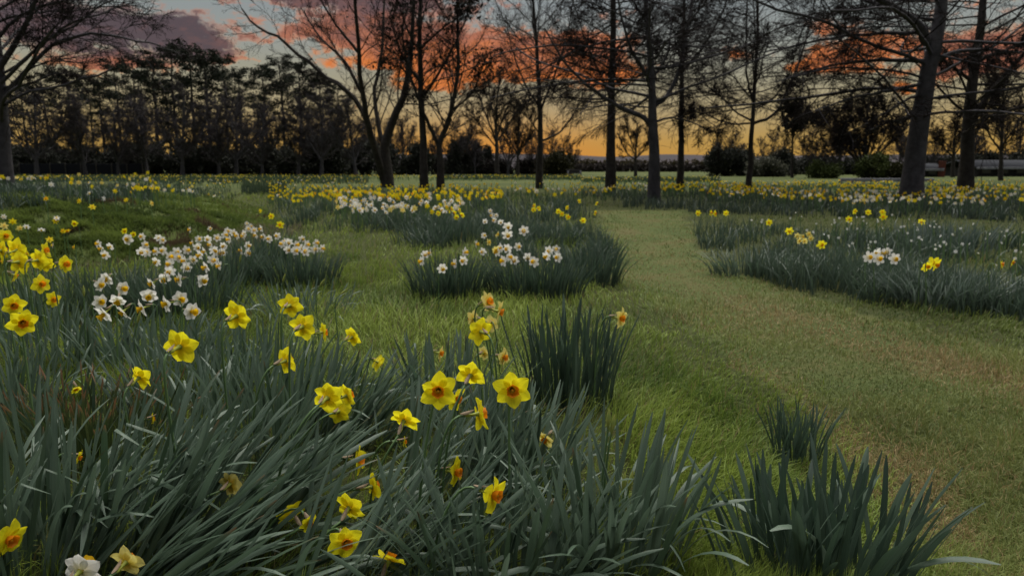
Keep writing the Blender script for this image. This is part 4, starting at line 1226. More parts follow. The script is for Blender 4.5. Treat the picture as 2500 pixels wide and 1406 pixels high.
mid_clump(735, 545, 130, .35, .3, .25, .36, 'small dark tussock beside the golden drift', DC1, LC2)
mid_clump(2310, 745, 260, .42, .3, .24, .36, 'pale silvery leaf clump at the front of the path-side bed', (.10, .14, .115), (.17, .21, .18), spread=.8)
mid_clump(2300, 610, 220, .7, .4, .34, .46, 'tall silvery leaf clump in the path-side bed', (.08, .12, .10), (.15, .19, .165))
mid_clump(1830, 670, 170, .4, .25, .22, .34, 'splayed silvery leaf clump where the path-side bed meets the path', (.07, .11, .07), (.13, .17, .13), spread=.95)


# ---- closed buds
BUDM = lathe('bud', [(.0010, 0), (.0045, .010), (.0062, .024), (.0052, .040), (.0012, .058)], 8, M_BUD)


def bud(px, py, Y, tilt, label, group=None, s=1.0, lean=.02):
    P = at(px, py, Y); g = float(hgt(P.x, P.y))
    if P.z < g + .1: P.z = g + .1
    base = Vector((P.x - lean, P.y, float(hgt(P.x - lean, P.y)) - .01))
    root = empty('daffodil_bud', base, label, 'flower bud', group)
    ax = Vector((math.sin(tilt), .1, math.cos(tilt))).normalized()
    me, _ = stem_mesh(base, P, ax, .0036, .0028, 8, 5); obj('stem', me, root, Matrix.Translation(base))
    obj('bud', BUDM, root, Matrix.Translation(P) @ basis(ax) @ Matrix.Scale(s, 4))


for (x, y, Y, tl, lab, grp) in [(1484, 1048, 1.72, .05, 'closed yellow-green bud at the tip of the arching leaf clump', 'twin buds of the arching clump'), (1492, 1062, 1.72, .15, 'closed yellow-green bud at the tip of the arching leaf clump', 'twin buds of the arching clump'),
                                (1522, 1205, 1.66, .05, 'fat green bud standing in front of the arching leaf clump', 'fat buds of the arching clump'), (1534, 1200, 1.66, .2, 'fat green bud standing in front of the arching leaf clump', 'fat buds of the arching clump'),
                                (1178, 1305, 1.64, -.1, 'green bud of a close pair under the long-petalled flower', 'paired buds'), (1196, 1305, 1.64, .1, 'green bud of a close pair under the long-petalled flower', 'paired buds'),
                                (1902, 1290, 1.70, -.08, 'single pale green bud in the broad-leaved dark clump', None), (1950, 985, 2.55, .15, 'slender green bud on the small erect clump by the path', None),
                                (205, 725, 3.3, 0, 'pale green bud rising before the white trumpet clump', None), (335, 790, 2.9, .3, 'plump yellowish bud beside the white trumpet clump', None),
                                (585, 640, 4.6, .2, 'slim bud under the densest white clump', None), (690, 690, 3.9, .3, 'yellow-green bud on the low meadow clump', 'buds on the low meadow clump'), (780, 700, 3.9, .6, 'yellow-green bud on the low meadow clump', 'buds on the low meadow clump'), (830, 720, 3.8, .9, 'yellow-green bud on the low meadow clump', 'buds on the low meadow clump')]:
    bud(x, y, Y, tl, lab, grp)

# ================================================================== TREES


def resample(pts, rad, n):
    pts = np.asarray(pts, float); rad = np.asarray(rad, float)
    # Catmull-Rom through the points
    P = np.vstack([2 * pts[0] - pts[1], pts, 2 * pts[-1] - pts[-2]])
    m = len(pts) - 1
    t = np.linspace(0, m - 1e-6, n); i = t.astype(int); f = (t - i)[:, None]
    p0, p1, p2, p3 = P[i], P[i + 1], P[i + 2], P[i + 3]
    out = .5 * (2 * p1 + (p2 - p0) * f + (2 * p0 - 5 * p1 + 4 * p2 - p3) * f ** 2 + (3 * p1 - p0 - 3 * p2 + p3) * f ** 3)
    return out, np.interp(t, np.arange(m + 1), rad)


def spawn(P, R, per, t0, t1, ang, angsd, ln, nseg, wander, trop, rng, rk=.45, rmin=.006, flat=0.0, lnpow=1.0, rl=.0085):
    """children for every parent polyline; P (N,n,3)"""
    N, n, _ = P.shape
    M = N * per
    par = np.repeat(np.arange(N), per)
    t = t0 + (t1 - t0) * ((np.tile(np.arange(per), N) + rng.uniform(0, 1, M)) / per)
    f = t * (n - 1); i = np.minimum(f.astype(int), n - 2); fr = (f - i)[:, None]
    pos = P[par, i] * (1 - fr) + P[par, i + 1] * fr
    tan = P[par, i + 1] - P[par, i]; tan /= np.linalg.norm(tan, axis=1, keepdims=True) + 1e-9
    r0 = R[par, i] * (1 - fr[:, 0]) + R[par, i + 1] * fr[:, 0]
    rv = rng.normal(0, 1, (M, 3)); rv[:, 2] *= (1 - flat)
    perp = rv - tan * np.sum(rv * tan, 1, keepdims=True); perp /= np.linalg.norm(perp, axis=1, keepdims=True) + 1e-9
    a = np.clip(rng.normal(ang, angsd, M), .15, 1.9)[:, None]
    d = tan * np.cos(a) + perp * np.sin(a)
    plen = np.sum(np.linalg.norm(np.diff(P, axis=1), axis=2), 1)[par]
    L = (ln(t, plen) if callable(ln) else ln * plen * (1 - .6 * t ** lnpow)) * rng.uniform(.65, 1.25, M)
    out = [pos]; cur = pos
    for s in range(nseg):
        d = d + rng.normal(0, wander, (M, 3)) + np.array([0, 0, trop])
        d /= np.linalg.norm(d, axis=1, keepdims=True)
        cur = cur + d * (L / nseg)[:, None]; out.append(cur)
    Pn = np.stack(out, 1)
    rs = np.maximum(np.minimum(r0 * rk, L * rl), rmin)
    Rn = rs[:, None] * np.linspace(1, .45, nseg + 1)[None, :]
    return Pn, np.maximum(Rn, rmin * .7)


def tree(name, label, base_px, stems, cfg, bark=M_BARK, twig=M_TWIG, group=None, seed=0, Y=None, cat='tree'):
    """stems: list of (pixel polyline, width start px, width end px) at the tree's own distance; limbs get depth of their own"""
    rng = np.random.default_rng(seed)
    g = gpt(*base_px) if Y is None else Vector((at(base_px[0], base_px[1], Y).x, Y, 0))
    if Y is not None: g.z = float(hgt(g.x, g.y))
    Yd = g.y
    sc = Yd / F
    allP = []; allR = []
    for k, (pl, w0, w1) in enumerate(stems):
        pts = []
        nn = len(pl)
        dep = 0 if k == 0 else rng.choice([-1, 1]) * rng.uniform(.25, .7)
        w_tot = 0
        for q, (x, y) in enumerate(pl):
            p = np.array(at(x, y, Yd))
            if q: w_tot += np.linalg.norm(np.array(at(x, y, Yd)) - np.array(at(*pl[q - 1], Yd)))
            p0 = p.copy()
            # keep the place in the picture while the limb comes forward or goes back
            yy = Yd + (dep * w_tot * (.6 if k else 0)) + (rng.normal(0, .03) if q and k == 0 else 0)
            p = np.array(at(x, y, yy))
            pts.append(p)
        if k == 0:
            pts[0] = np.array([pts[0][0], Yd, float(hgt(pts[0][0], Yd)) - .12])
        ws = np.linspace(1, 0, nn)
        rad = (w1 + (w0 - w1) * ws ** 1.1) * .5 * sc
        if k == 0: rad[0] *= 1.18
        P, R = resample(pts, rad, 16)
        P[1:-1] += rng.normal(0, .012 * np.linalg.norm(P[-1] - P[0]) / 4, P[1:-1].shape) * (0.35 if k == 0 else 1)
        allP.append(P); allR.append(R)
    P0 = np.stack(allP); R0 = np.stack(allR)
    root = empty(name, g, label, cat, group)
    b = Buf(); V, Q = tubes(P0[:1], R0[:1], 12); b.add(V, Q)
    def fin(buf, nm, m):
        me = buf.mesh(nm, [m]); o = obj(nm, me, root); o.matrix_basis = Matrix.Translation(-g); return o
    fin(b, 'trunk', bark)
    for i in range(1, len(P0)):
        b = Buf(); V, Q = tubes(P0[i:i + 1], R0[i:i + 1], 8); b.add(V, Q); fin(b, 'limb', bark)
    c = dict(n1=26, n2=7, n3=6, t0=.35, a1=1.1, a2=.75, a3=.7, l1=.34, l2=.45, l3=.5, trop1=.02, trop2=.02, wander=.10, rmin=.008, flat=.2, leaves=0, leafsize=.12, leaftint=((.010, .010, .007), (.020, .017, .011)))
    c.update(cfg)
    big = c.get('biglen')
    nS = len(P0)
    parts = []
    tl0 = c['t0']
    P1, R1 = spawn(P0[:1], R0[:1], c['n1'], tl0, .98, c['a1'], .22, (lambda t, L: c['l1'] * L * (1 - .55 * t)) if big is None else (lambda t, L: big * (1 - .5 * t)), 8, c['wander'], c['trop1'], rng, .42, c['rmin'] * 2, c['flat'])
    parts.append((P1, R1))
    if nS > 1:
        Pl, Rl = spawn(P0[1:], R0[1:], c.get('nl', 10), .22, .98, c['a1'] * .85, .25, lambda t, L: c.get('ll', .45) * L * (1 - .4 * t), 8, c['wander'], c['trop1'], rng, .42, c['rmin'] * 2, c['flat'])
        parts.append((Pl, Rl))
    PA = np.concatenate([p for p, _ in parts]); RA = np.concatenate([r for _, r in parts])
    P2, R2 = spawn(PA, RA, c['n2'], .15, 1.0, c['a2'], .25, lambda t, L: c['l2'] * L * (1 - .45 * t), 6, c['wander'] * 1.2, c['trop2'], rng, .5, c['rmin'] * 1.3, c['flat'])
    P3, R3 = spawn(P2, R2, c['n3'], .1, 1.0, c['a3'], .3, lambda t, L: c['l3'] * np.maximum(L, c.get('minl', .5)) * (1 - .4 * t), 4, c['wander'] * 1.4, c['trop2'], rng, .55, c['rmin'], c['flat'] * .5)
    b = Buf(); V, Q = tubes(PA, RA, 5); b.add(V, Q); fin(b, 'branches', bark)
    b = Buf()
    V, Q = tubes(P2, R2, 3); b.add(V, Q); V, Q = tubes(P3, R3, 3); b.add(V, Q)
    o = fin(b, 'twigs', twig); o['kind'] = 'stuff'
    if c['leaves']:
        ends = np.concatenate([P3[:, -1], P3[:, 2]]); ends = ends[rng.permutation(len(ends))]
        cen = ends[fbm(ends[:, 0] * c.get('lf', .7), ends[:, 2] * c.get('lf', .7), seed) > c.get('lthr', .5)][:c['leaves']]
        b = Buf(); b.add(*leafquads(cen, c.get('perleaf', 4), c['leafsize'], c['leaftint'], rng, c.get('lspread', .25)))
        o = fin(b, 'leaves', M_FOLI); o['kind'] = 'stuff'
    return root


def leafquads(cen, per, size, tint, rng, spread):
    N = len(cen) * per
    c = np.repeat(cen, per, 0) + rng.normal(0, spread, (N, 3))
    a = rng.normal(0, 1, (N, 3)); a /= np.linalg.norm(a, axis=1, keepdims=True)
    q = rng.normal(0, 1, (N, 3)); q = np.cross(a, q); q /= np.linalg.norm(q, axis=1, keepdims=True)
    s = (size * rng.uniform(.6, 1.3, N))[:, None]
    V = np.stack([c - a * s, c + q * s * .5, c + a * s, c - q * s * .5], 1).reshape(-1, 3)
    Q = np.arange(4 * N).reshape(-1, 4)
    t = lerp3(tint[0], tint[1], rng.uniform(0, 1, N))
    return V, Q, None, np.repeat(t, 4, 0)


# --- the big bare trees among the daffodils
OAK = dict(n1=46, n2=11, n3=9, t0=.30, a1=1.35, a2=.7, biglen=7.5, trop1=-.012, trop2=-.02, wander=.09, flat=.35, rmin=.0065)
tree('bare_tree', 'thick leaning bare tree with pale grey bark, widest trunk of all', (2222, 500),
     [([(2222, 500), (2228, 440), (2240, 340), (2262, 200), (2285, 100), (2300, 0), (2310, -150), (2314, -330)], 56, 14),
      ([(2264, 105), (2236, 55), (2170, 10), (2080, -30), (1990, -50)], 24, 6),
      ([(2258, 150), (2180, 148), (2090, 152), (1990, 170), (1920, 190)], 11, 3),
      ([(2250, 205), (2170, 222), (2080, 240), (1990, 272)], 9, 3),
      ([(2262, 84), (2160, 82), (2050, 92), (1930, 115), (1850, 130)], 10, 3),
      ([(2284, 150), (2330, 128), (2400, 122), (2490, 130)], 12, 4),
      ([(2240, 232), (2190, 258), (2120, 300), (2060, 330)], 7, 2)], dict(OAK, n1=34, nl=13, ll=.5), M_BARK_GREY, seed=1)
tree('bare_tree', 'dark forked bare tree beside the thick leaning one', (2356, 480),
     [([(2356, 480), (2361, 400), (2364, 300), (2378, 180), (2395, 60), (2404, -60), (2408, -280)], 36, 9),
      ([(2366, 315), (2384, 278), (2420, 222), (2474, 160), (2540, 90)], 17, 6),
      ([(2376, 200), (2330, 168), (2296, 140)], 10, 4),
      ([(2382, 150), (2440, 130), (2520, 128)], 12, 4),
      ([(2368, 260), (2430, 255), (2510, 285)], 8, 3)], dict(OAK, n1=34, nl=11, biglen=6.5), seed=2)
tree('bare_tree', 'slender bare tree with limbs curving up in a wide cup', (1828, 474),
     [([(1828, 474), (1832, 380), (1836, 305), (1843, 200), (1850, 80), (1852, -60), (1853, -220)], 14, 3),
      ([(1836, 303), (1886, 282), (1920, 232), (1955, 140), (1985, 20), (1995, -60)], 8, 2.5),
      ([(1836, 300), (1790, 303), (1735, 285), (1685, 255)], 5, 2),
      ([(1838, 265), (1886, 242), (1925, 180), (1960, 70)], 5, 2),
      ([(1838, 245), (1824, 190), (1822, 90), (1826, -60)], 6, 2.5),
      ([(1835, 296), (1795, 272), (1755, 232), (1700, 190)], 5, 2)], dict(OAK, n1=40, nl=9, t0=.4, biglen=5.5, flat=.25, rmin=.008), seed=3)
tree('bare_tree', 'straight thin dark tree standing just beyond the pale-based one', (1661, 467),
     [([(1661, 467), (1663, 350), (1665, 200), (1670, 50), (1672, -180)], 17, 5),
      ([(1668, 172), (1718, 112), (1768, 20), (1792, -90)], 7, 2.5), ([(1666, 240), (1710, 225), (1770, 240)], 4, 2)], dict(OAK, n1=40, nl=9, t0=.42, biglen=5.5), seed=4)
tree('bare_tree', 'bare tree with a pale violet-grey trunk base and spreading low limbs', (1597, 494),
     [([(1597, 494), (1597, 400), (1594, 310), (1592, 250), (1589, 150), (1580, 40), (1570, -100), (1565, -280)], 30, 6),
      ([(1594, 305), (1560, 282), (1500, 255), (1430, 205), (1375, 145), (1330, 70)], 14, 3),
      ([(1595, 262), (1638, 222), (1668, 130), (1690, 0), (1698, -80)], 12, 4),
      ([(1592, 205), (1548, 135), (1522, 60), (1500, -60)], 10, 3),
      ([(1597, 298), (1640, 288), (1690, 300), (1740, 322)], 6, 2),
      ([(1592, 190), (1630, 130), (1640, 40)], 7, 3)], dict(OAK, n1=36, nl=11, t0=.40, biglen=6), M_BARK_GREY, seed=5)
tree('bare_tree', 'tall pole-straight dark tree nearest the head of the path', (1490, 474),
     [([(1490, 474), (1491, 350), (1493, 200), (1497, 60), (1500, -230)], 25, 10),
      ([(1492, 245), (1440, 250), (1370, 235), (1330, 205)], 5, 2), ([(1493, 170), (1440, 140), (1390, 120)], 5, 2), ([(1494, 130), (1530, 90), (1560, 30)], 5, 2)], dict(OAK, n1=46, nl=8, t0=.40, biglen=6), seed=6)
UPT = dict(n1=30, n2=9, n3=7, t0=.35, a1=.8, a2=.6, biglen=5.0, trop1=.03, trop2=.03, wander=.12, flat=.1, rmin=.0065)
tree('bare_tree', 'slim bare tree with a broad vase-shaped crown beside the small clearing', (1316, 460),
     [([(1316, 460), (1319, 350), (1318, 250), (1311, 120), (1302, 0), (1296, -140)], 16, 3),
      ([(1320, 345), (1372, 318), (1418, 245), (1440, 160)], 6, 2), ([(1319, 265), (1282, 205), (1250, 120), (1235, 40)], 6, 2), ([(1319, 272), (1350, 195), (1382, 100), (1400, 0)], 6, 2), ([(1319, 330), (1290, 290), (1245, 250)], 4, 2)], dict(UPT, nl=12), seed=7)
tree('bare_tree', 'forked bare tree leaning towards the clearing, next to a straight one', (1076, 466),
     [([(1076, 466), (1075, 400), (1073, 352), (1096, 292), (1116, 190), (1118, 70), (1115, -110)], 19, 4),
      ([(1073, 355), (1050, 312), (1022, 245), (992, 150), (980, 60)], 11, 3), ([(1102, 270), (1150, 230), (1185, 150)], 6, 2)], dict(UPT, nl=14, leaves=220, leafsize=.09, lthr=.56), seed=8)
tree('bare_tree', 'straight bare tree still carrying tufts of old leaves in its top', (1036, 466),
     [([(1036, 466), (1033, 350), (1027, 230), (1025, 100), (1028, -50), (1030, -230)], 20, 5),
      ([(1029, 245), (1080, 165), (1128, 70), (1150, 0)], 8, 3), ([(1027, 205), (980, 130), (950, 40)], 8, 3), ([(1026, 120), (1080, 70), (1140, 30)], 6, 2)], dict(UPT, nl=14, leaves=300, leafsize=.10, lthr=.54, perleaf=4), seed=9)
tree('bare_tree', 'many-stemmed spreading tree with a long limb arching over the ditch', (946, 458),
     [([(946, 458), (943, 400), (940, 352), (962, 290), (990, 220), (1004, 120), (1010, 0), (1012, -150)], 30, 5),
      ([(938, 445), (913, 352), (894, 282), (880, 180), (872, 60), (865, -100)], 19, 5),
      ([(941, 395), (930, 330), (914, 230), (934, 120), (940, -20)], 14, 5),
      ([(896, 290), (858, 232), (800, 190), (740, 142), (680, 92), (622, 58), (590, 22)], 13, 4),
      ([(884, 228), (842, 152), (782, 92), (735, 20)], 9, 3),
      ([(876, 130), (820, 60), (770, -20)], 8, 3), ([(905, 330), (870, 250), (822, 205), (760, 190)], 7, 3)], dict(UPT, nl=13, n1=26, biglen=6, t0=.45, wander=.14), seed=10)
tree('bare_tree', 'bare tree at the end of the bank with wide drooping branches', (12, 464),
     [([(12, 464), (9, 400), (4, 280), (-5, 150), (-20, 0), (-30, -200)], 42, 12),
      ([(2, 240), (60, 180), (130, 110), (220, 84), (310, 96), (390, 112)], 13, 3),
      ([(-3, 170), (42, 98), (80, 20), (110, -70)], 15, 5), ([(0, 205), (80, 130), (165, 62), (265, 30)], 9, 3), ([(2, 215), (70, 205), (140, 180), (200, 190)], 7, 2),
      ([(-10, 100), (50, 40), (150, 5), (270, -5)], 9, 3)], dict(UPT, nl=14, n1=24, a1=1.1, trop1=.0, trop2=-.02, biglen=6.5), M_BARK_GREY, seed=11)
# --- farther bare trees
FAN = dict(n1=24, n2=8, n3=6, t0=.3, a1=.55, a2=.5, l1=.4, trop1=.02, trop2=.02, wander=.1, rmin=.022, flat=0, minl=1.2)
tree('bare_tree', 'fan-shaped bare tree standing in the sunset glow', (1213, 430), [([(1213, 430), (1213, 370), (1211, 310), (1214, 240), (1222, 190)], 11, 3), ([(1212, 350), (1190, 290), (1165, 225)], 5, 2), ([(1212, 340), (1235, 270), (1262, 210)], 5, 2), ([(1212, 350), (1250, 290), (1290, 245)], 4, 2), ([(1212, 360), (1180, 320), (1150, 270)], 4, 2), ([(1212, 320), (1198, 250), (1192, 205)], 4, 2)], dict(FAN, nl=12), seed=12, Y=88)
tree('bare_tree', 'smaller fan-shaped bare tree right of the sunset glow', (1264, 430), [([(1264, 430), (1264, 385), (1266, 330), (1270, 265)], 8, 2), ([(1264, 380), (1240, 330), (1232, 285)], 4, 2), ([(1264, 380), (1290, 335), (1300, 280)], 4, 2)], dict(FAN, nl=11), seed=13, Y=92)
tree('bare_tree', 'little rounded bare tree before the far hills', (1552, 428), [([(1552, 428), (1552, 395), (1553, 350), (1556, 300)], 8, 2), ([(1552, 392), (1528, 370), (1508, 325)], 4, 2), ([(1552, 388), (1575, 360), (1592, 310)], 4, 2), ([(1552, 370), (1535, 330), (1530, 300)], 3, 2)], dict(FAN, nl=9, n1=14), seed=14, Y=95)
tree('bare_tree', 'sparse young tree with clumps of dark leaves near the green bushes', (1934, 432), [([(1934, 432), (1934, 380), (1936, 320), (1940, 250)], 7, 2), ([(1935, 330), (1915, 295), (1905, 270)], 3, 1.5), ([(1935, 330), (1955, 300), (1975, 265)], 3, 1.5)], dict(FAN, n1=12, n2=5, n3=4, nl=6, leaves=420, leafsize=.28, perleaf=4, lthr=.55, lf=.5), seed=15, Y=80)
tree('bare_tree', 'dense broom-shaped bare tree with a wide rounded crown', (2112, 432), [([(2112, 432), (2112, 400), (2114, 340), (2120, 240)], 16, 3)] + [([(2112, 415), (2112 + dx * .35, 370), (2112 + dx * .8, 320 - q), (2112 + dx, 262 + abs(dx) * .35)], 6, 2) for dx, q in ((-110, 0), (-75, 10), (-40, 20), (45, 15), (85, 10), (112, 0), (-120, -30), (20, 20))],
     dict(FAN, nl=13, n2=8, n3=6, leaves=420, leafsize=.2, lthr=.45), seed=16, Y=78)
tree('bare_tree', 'feathery bare tree seen between the two big trunks', (2326, 432), [([(2326, 432), (2328, 380), (2332, 330), (2340, 285)], 9, 2), ([(2328, 385), (2300, 355), (2285, 325)], 4, 2), ([(2328, 380), (2360, 340), (2400, 300)], 4, 2)], dict(FAN, nl=12), seed=17, Y=85)
tree('bare_tree', 'broad fan-shaped bare tree in front of the low dark building', (2444, 438), [([(2444, 438), (2444, 370), (2448, 290), (2452, 200)], 10, 2), ([(2444, 370), (2410, 320), (2385, 260)], 5, 2), ([(2444, 360), (2480, 310), (2520, 250)], 5, 2), ([(2444, 340), (2425, 270), (2420, 210)], 4, 2)], dict(FAN, nl=12), seed=18, Y=62)


# --- grey bare trees in a row before the pines: one model, copied
def copy_tree(root, loc, rz, s, label, group):
    r = root.copy(); COL.objects.link(r); r.location = loc; r.rotation_euler = (0, 0, rz); r.scale = (s, s, s)
    r['label'] = label
    if group: r['group'] = group
    for ch in list(root.children):
        c = ch.copy(); COL.objects.link(c); c.parent = r
    return r


GREY = dict(n1=34, n2=9, n3=7, t0=.28, a1=.75, a2=.6, l1=.5, trop1=.02, trop2=.015, wander=.12, rmin=.026, flat=0, minl=1.2)
gt = [tree('grey_bare_tree', 'x', (bx, 430), [([(bx, 430), (bx + 1, 395), (bx + 2, 330), (bx + 5, 235)], 10, 3), ([(bx + 1, 395), (bx - 40, 330), (bx - 62, 280)], 5, 2), ([(bx + 1, 390), (bx + 45, 330), (bx + 60, 275)], 5, 2)], dict(GREY, nl=14), M_BARK_GREY, M_TWIG_GREY, seed=20 + i, Y=95) for i, bx in enumerate((445, 785))]
GG = 'grey bare trees in front of the pines'
gl = 'twiggy grey bare tree with a pale trunk in front of the pines'
for r in gt: r['label'] = gl; r['group'] = GG
for i, (bx, s) in enumerate([(210, .95), (360, 1.0), (535, .9), (577, 1.05), (728, .9), (90, 1.0), (640, .8), (290, .8), (870, .85)]):
    Yd = 90 + 14 * random.random(); p = at(bx, 430, Yd); p.z = float(hgt(p.x, p.y))
    copy_tree(gt[i % 2], p, random.uniform(0, 6.28), s, gl, GG)
GB = 'small bare trees of the far belt'
for i, (bx, s) in enumerate([(925, .8), (985, .9), (1055, .7), (1105, .85), (1160, .7), (1240, .75), (1300, .62), (1345, .7), (1395, .5), (1745, .55), (1800, .6), (1880, .62), (1985, .66), (2050, .8), (2190, .75), (2270, .7), (2370, .75), (2480, .8)]):
    Yd = 118 + 12 * random.random(); p = at(bx, 430, Yd); p.z = float(hgt(p.x, p.y))
    copy_tree(gt[i % 2], p, random.uniform(0, 6.28), s, 'small twiggy bare tree in the far belt beyond the ' + ('clearing' if bx < 1500 else 'right-hand drift and its white rail'), GB + (' beyond the clearing' if bx < 1500 else ' beyond the rail'))


# --- tall pines: flat plates of dark needles on bare trunks
def pine(seed, hgt_m, spreadm, bare, flat_top=True):
    rng = np.random.default_rng(seed)
    root = empty('pine_tree', (0, 0, 0), 'x', 'tree')
    n = 10
    z = np.linspace(0, hgt_m, n); P = np.stack([np.cumsum(rng.normal(0, .12, n)), np.cumsum(rng.normal(0, .12, n)), z], -1)[None]
    R = np.linspace(.42, .10, n)[None]
    b = Buf(); V, Q = tubes(P, R, 8); b.add(V, Q); obj('trunk', b.mesh('trunk', [M_BARK]), root)
    def ln(t, L):
        return spreadm * np.where(t > .8, .55 + .45 * (1 - t) / .2, .55 + .45 * sstep(bare, .8, t))
    P1, R1 = spawn(P, R, 44, bare, .99, 1.25, .25, ln, 6, .10, .03, rng, .45, .03, .0)
    P2, R2 = spawn(P1, R1, 5, .3, 1.0, .7, .3, lambda t, L: .38 * L, 4, .14, .03, rng, .5, .025, .4)
    b = Buf(); V, Q = tubes(P1, R1, 4); b.add(V, Q); V, Q = tubes(P2, R2, 3); b.add(V, Q); obj('branches', b.mesh('branches', [M_BARK]), root)
    cen = np.concatenate([P1[:, -1], P1[:, -2], P2[:, -1], P2[:, -2], P2[:, 2]])
    # fewer needles low down so the sky shows through
    keep = rng.uniform(0, 1, len(cen)) < .34 + .40 * sstep(hgt_m * .5, hgt_m * .92, cen[:, 2])
    cen = cen[keep]
    V, Q, T, C = leafquads(cen, 13, .22, ((.010, .014, .009), (.026, .032, .018)), rng, np.array([.46, .46, .15]))
    b = Buf(); b.add(V, Q, None, C); o = obj('needles', b.mesh('needles', [M_NEEDLE]), root); o['kind'] = 'stuff'
    return root


pines = [pine(31, 24, 4.4, .26), pine(32, 22, 3.8, .24), pine(33, 25, 4.8, .30)]
PINES = [  # px of the trunk, top px y, distance
    (20, 215, 118), (75, 205, 126), (130, 185, 120), (185, 178, 128), (262, 190, 116), (300, 160, 124), (345, 150, 130), (395, 138, 118), (440, 122, 124), (480, 112, 128), (520, 130, 120), (560, 140, 126), (600, 178, 132),
    (655, 165, 124), (700, 150, 122), (745, 155, 128), (790, 190, 130), (830, 215, 126), (235, 225, 140), (420, 200, 142), (640, 235, 145), (-40, 200, 122), (-110, 180, 124)]
PG = 'tall dark pines in the row behind the bank'
pl = 'tall dark pine with a flat ragged top in the row behind the bank'
for i, (x, ty, Yd) in enumerate(PINES):
    p = at(x, 425, Yd); p.z = float(hgt(p.x, p.y)); top = at(x, ty, Yd).z - p.z
    src = pines[i % 3]
    hm = (24, 22, 25)[i % 3]
    if i < 3:
        src.location = p; src.scale = (top / hm,) * 3; src.rotation_euler = (0, 0, random.uniform(0, 6.28)); src['label'] = pl; src['group'] = PG
    elif x == 480:
        c_ = copy_tree(src, p, random.uniform(0, 6.28), top / hm, 'tallest pine, its flat top rising above the whole row into the mauve cloud', PG)
    else: copy_tree(src, p, random.uniform(0, 6.28), top / hm, pl, PG)


# --- shrubs and conifers
def shrub(name, label, px, y_top, wpx, Yd, tint, n=700, size=.3, shape='round', seed=0, cat='shrub', group=None, per=9):
    size *= .68
    rng = np.random.default_rng(seed)
    g = at(px, 430, Yd); g.z = float(hgt(g.x, g.y)); top = at(px, y_top, Yd).z - g.z; wd = wpx * Yd / F * .5
    root = empty(name, g, label, cat, group)
    k = 7
    base = np.zeros((k, 6, 3)); rad = np.zeros((k, 6))
    for i in range(k):
        a = rng.uniform(0, 6.28); q = rng.uniform(.2, .8)
        if shape == 'cone': a, q = 0, 0
        e = np.array([math.cos(a) * wd * q, math.sin(a) * wd * q * .8, top * rng.uniform(.6, .92)])
        for j in range(6):
            t = j / 5; base[i, j] = e * np.array([t ** .7, t ** .7, t]) + rng.normal(0, .03 * top, 3) * t * (1 - t)
        rad[i] = np.linspace(.035 * top ** .5, .01, 6)
    base[:, 0, 2] -= .05
    b = Buf(); V, Q = tubes(base, rad, 5); b.add(V, Q); obj('stems' if shape != 'cone' else 'trunk', b.mesh('stems', [M_BARK]), root)
    u = rng.uniform(0, 1, n)
    a = rng.uniform(0, 6.28, n)
    if shape == 'cone':
        h_ = u ** 1.3; r_ = (1 - h_) ** .8 * np.sqrt(rng.uniform(.25, 1, n))
        cen = np.stack([np.cos(a) * r_ * wd, np.sin(a) * r_ * wd, (.06 + .94 * h_) * top], -1)
    else:
        nl_ = 15
        la = rng.uniform(0, 6.28, nl_); lq = np.sqrt(rng.uniform(0, 1, nl_)); lz = rng.uniform(.08, .88, nl_) * (1 - .35 * lq)
        lr = rng.uniform(.13, .32, nl_) * (1 - .4 * lz)
        w_ = rng.integers(0, nl_, n)
        v = rng.normal(0, 1, (n, 3)); v /= np.linalg.norm(v, axis=1, keepdims=True); v *= rng.uniform(.3, 1, n)[:, None] ** .5 * lr[w_][:, None]
        cen = np.stack([(np.cos(la) * lq * .86)[w_] * wd + v[:, 0] * wd, (np.sin(la) * lq * .6)[w_] * wd + v[:, 1] * wd, (lz[w_] + v[:, 2] * .8) * top], -1)
        cen[:, 2] = np.abs(cen[:, 2]) + .05
    b = Buf(); b.add(*leafquads(cen, per, size, tint, rng, size * 1.9)); o = obj('foliage', b.mesh('foliage', [M_FOLI]), root); o['kind'] = 'stuff'
    return root


DKT = ((.018, .020, .017), (.040, .043, .032)); OLV = ((.020, .022, .008), (.038, .038, .014)); GRN = ((.034, .048, .014), (.068, .085, .024)); PAL = ((.056, .060, .042), (.095, .097, .070))  # DKT lifted off black: distance haze put into the leaf colour
UG = 'undergrowth under the pines'
for i, (x, yt, w) in enumerate([(20, 330, 110), (70, 352, 90), (130, 325, 110), (190, 348, 100), (250, 335, 110), (310, 322, 100), (370, 345, 100), (430, 330, 110), (490, 350, 90), (545, 328, 110), (610, 340, 110), (670, 326, 100), (725, 345, 100), (-40, 340, 110)]):
    shrub('undergrowth_shrub', 'black-green undergrowth tree at the feet of the pines', x, yt, w * 1.1, 112 + random.uniform(-6, 6), DKT, 620, .40, seed=int(x) + 100, group=UG)
shrub('dense_evergreen', 'dark evergreen mound left of the many-stemmed tree', 800, 300, 130, 105, DKT, 1200, .42, seed=3)
shrub('dense_evergreen', 'dark evergreen mound directly behind the many-stemmed tree', 900, 325, 130, 112, DKT, 1000, .42, seed=4)
shrub('dense_evergreen', 'dark evergreen behind the pair of straight trunks', 1010, 352, 90, 118, DKT, 800, .42, seed=5)
for i, (x, yt, w) in enumerate([(1108, 352, 34), (1130, 338, 36), (1165, 352, 40), (1190, 362, 36), (1150, 372, 50)]):
    shrub('young_conifer', 'small pointed conifer in the dark group under the sunset', x, yt, w, 120 + 4 * i, DKT, 420, .32, 'cone', seed=40 + i, cat='tree', group='pointed conifers under the sunset')
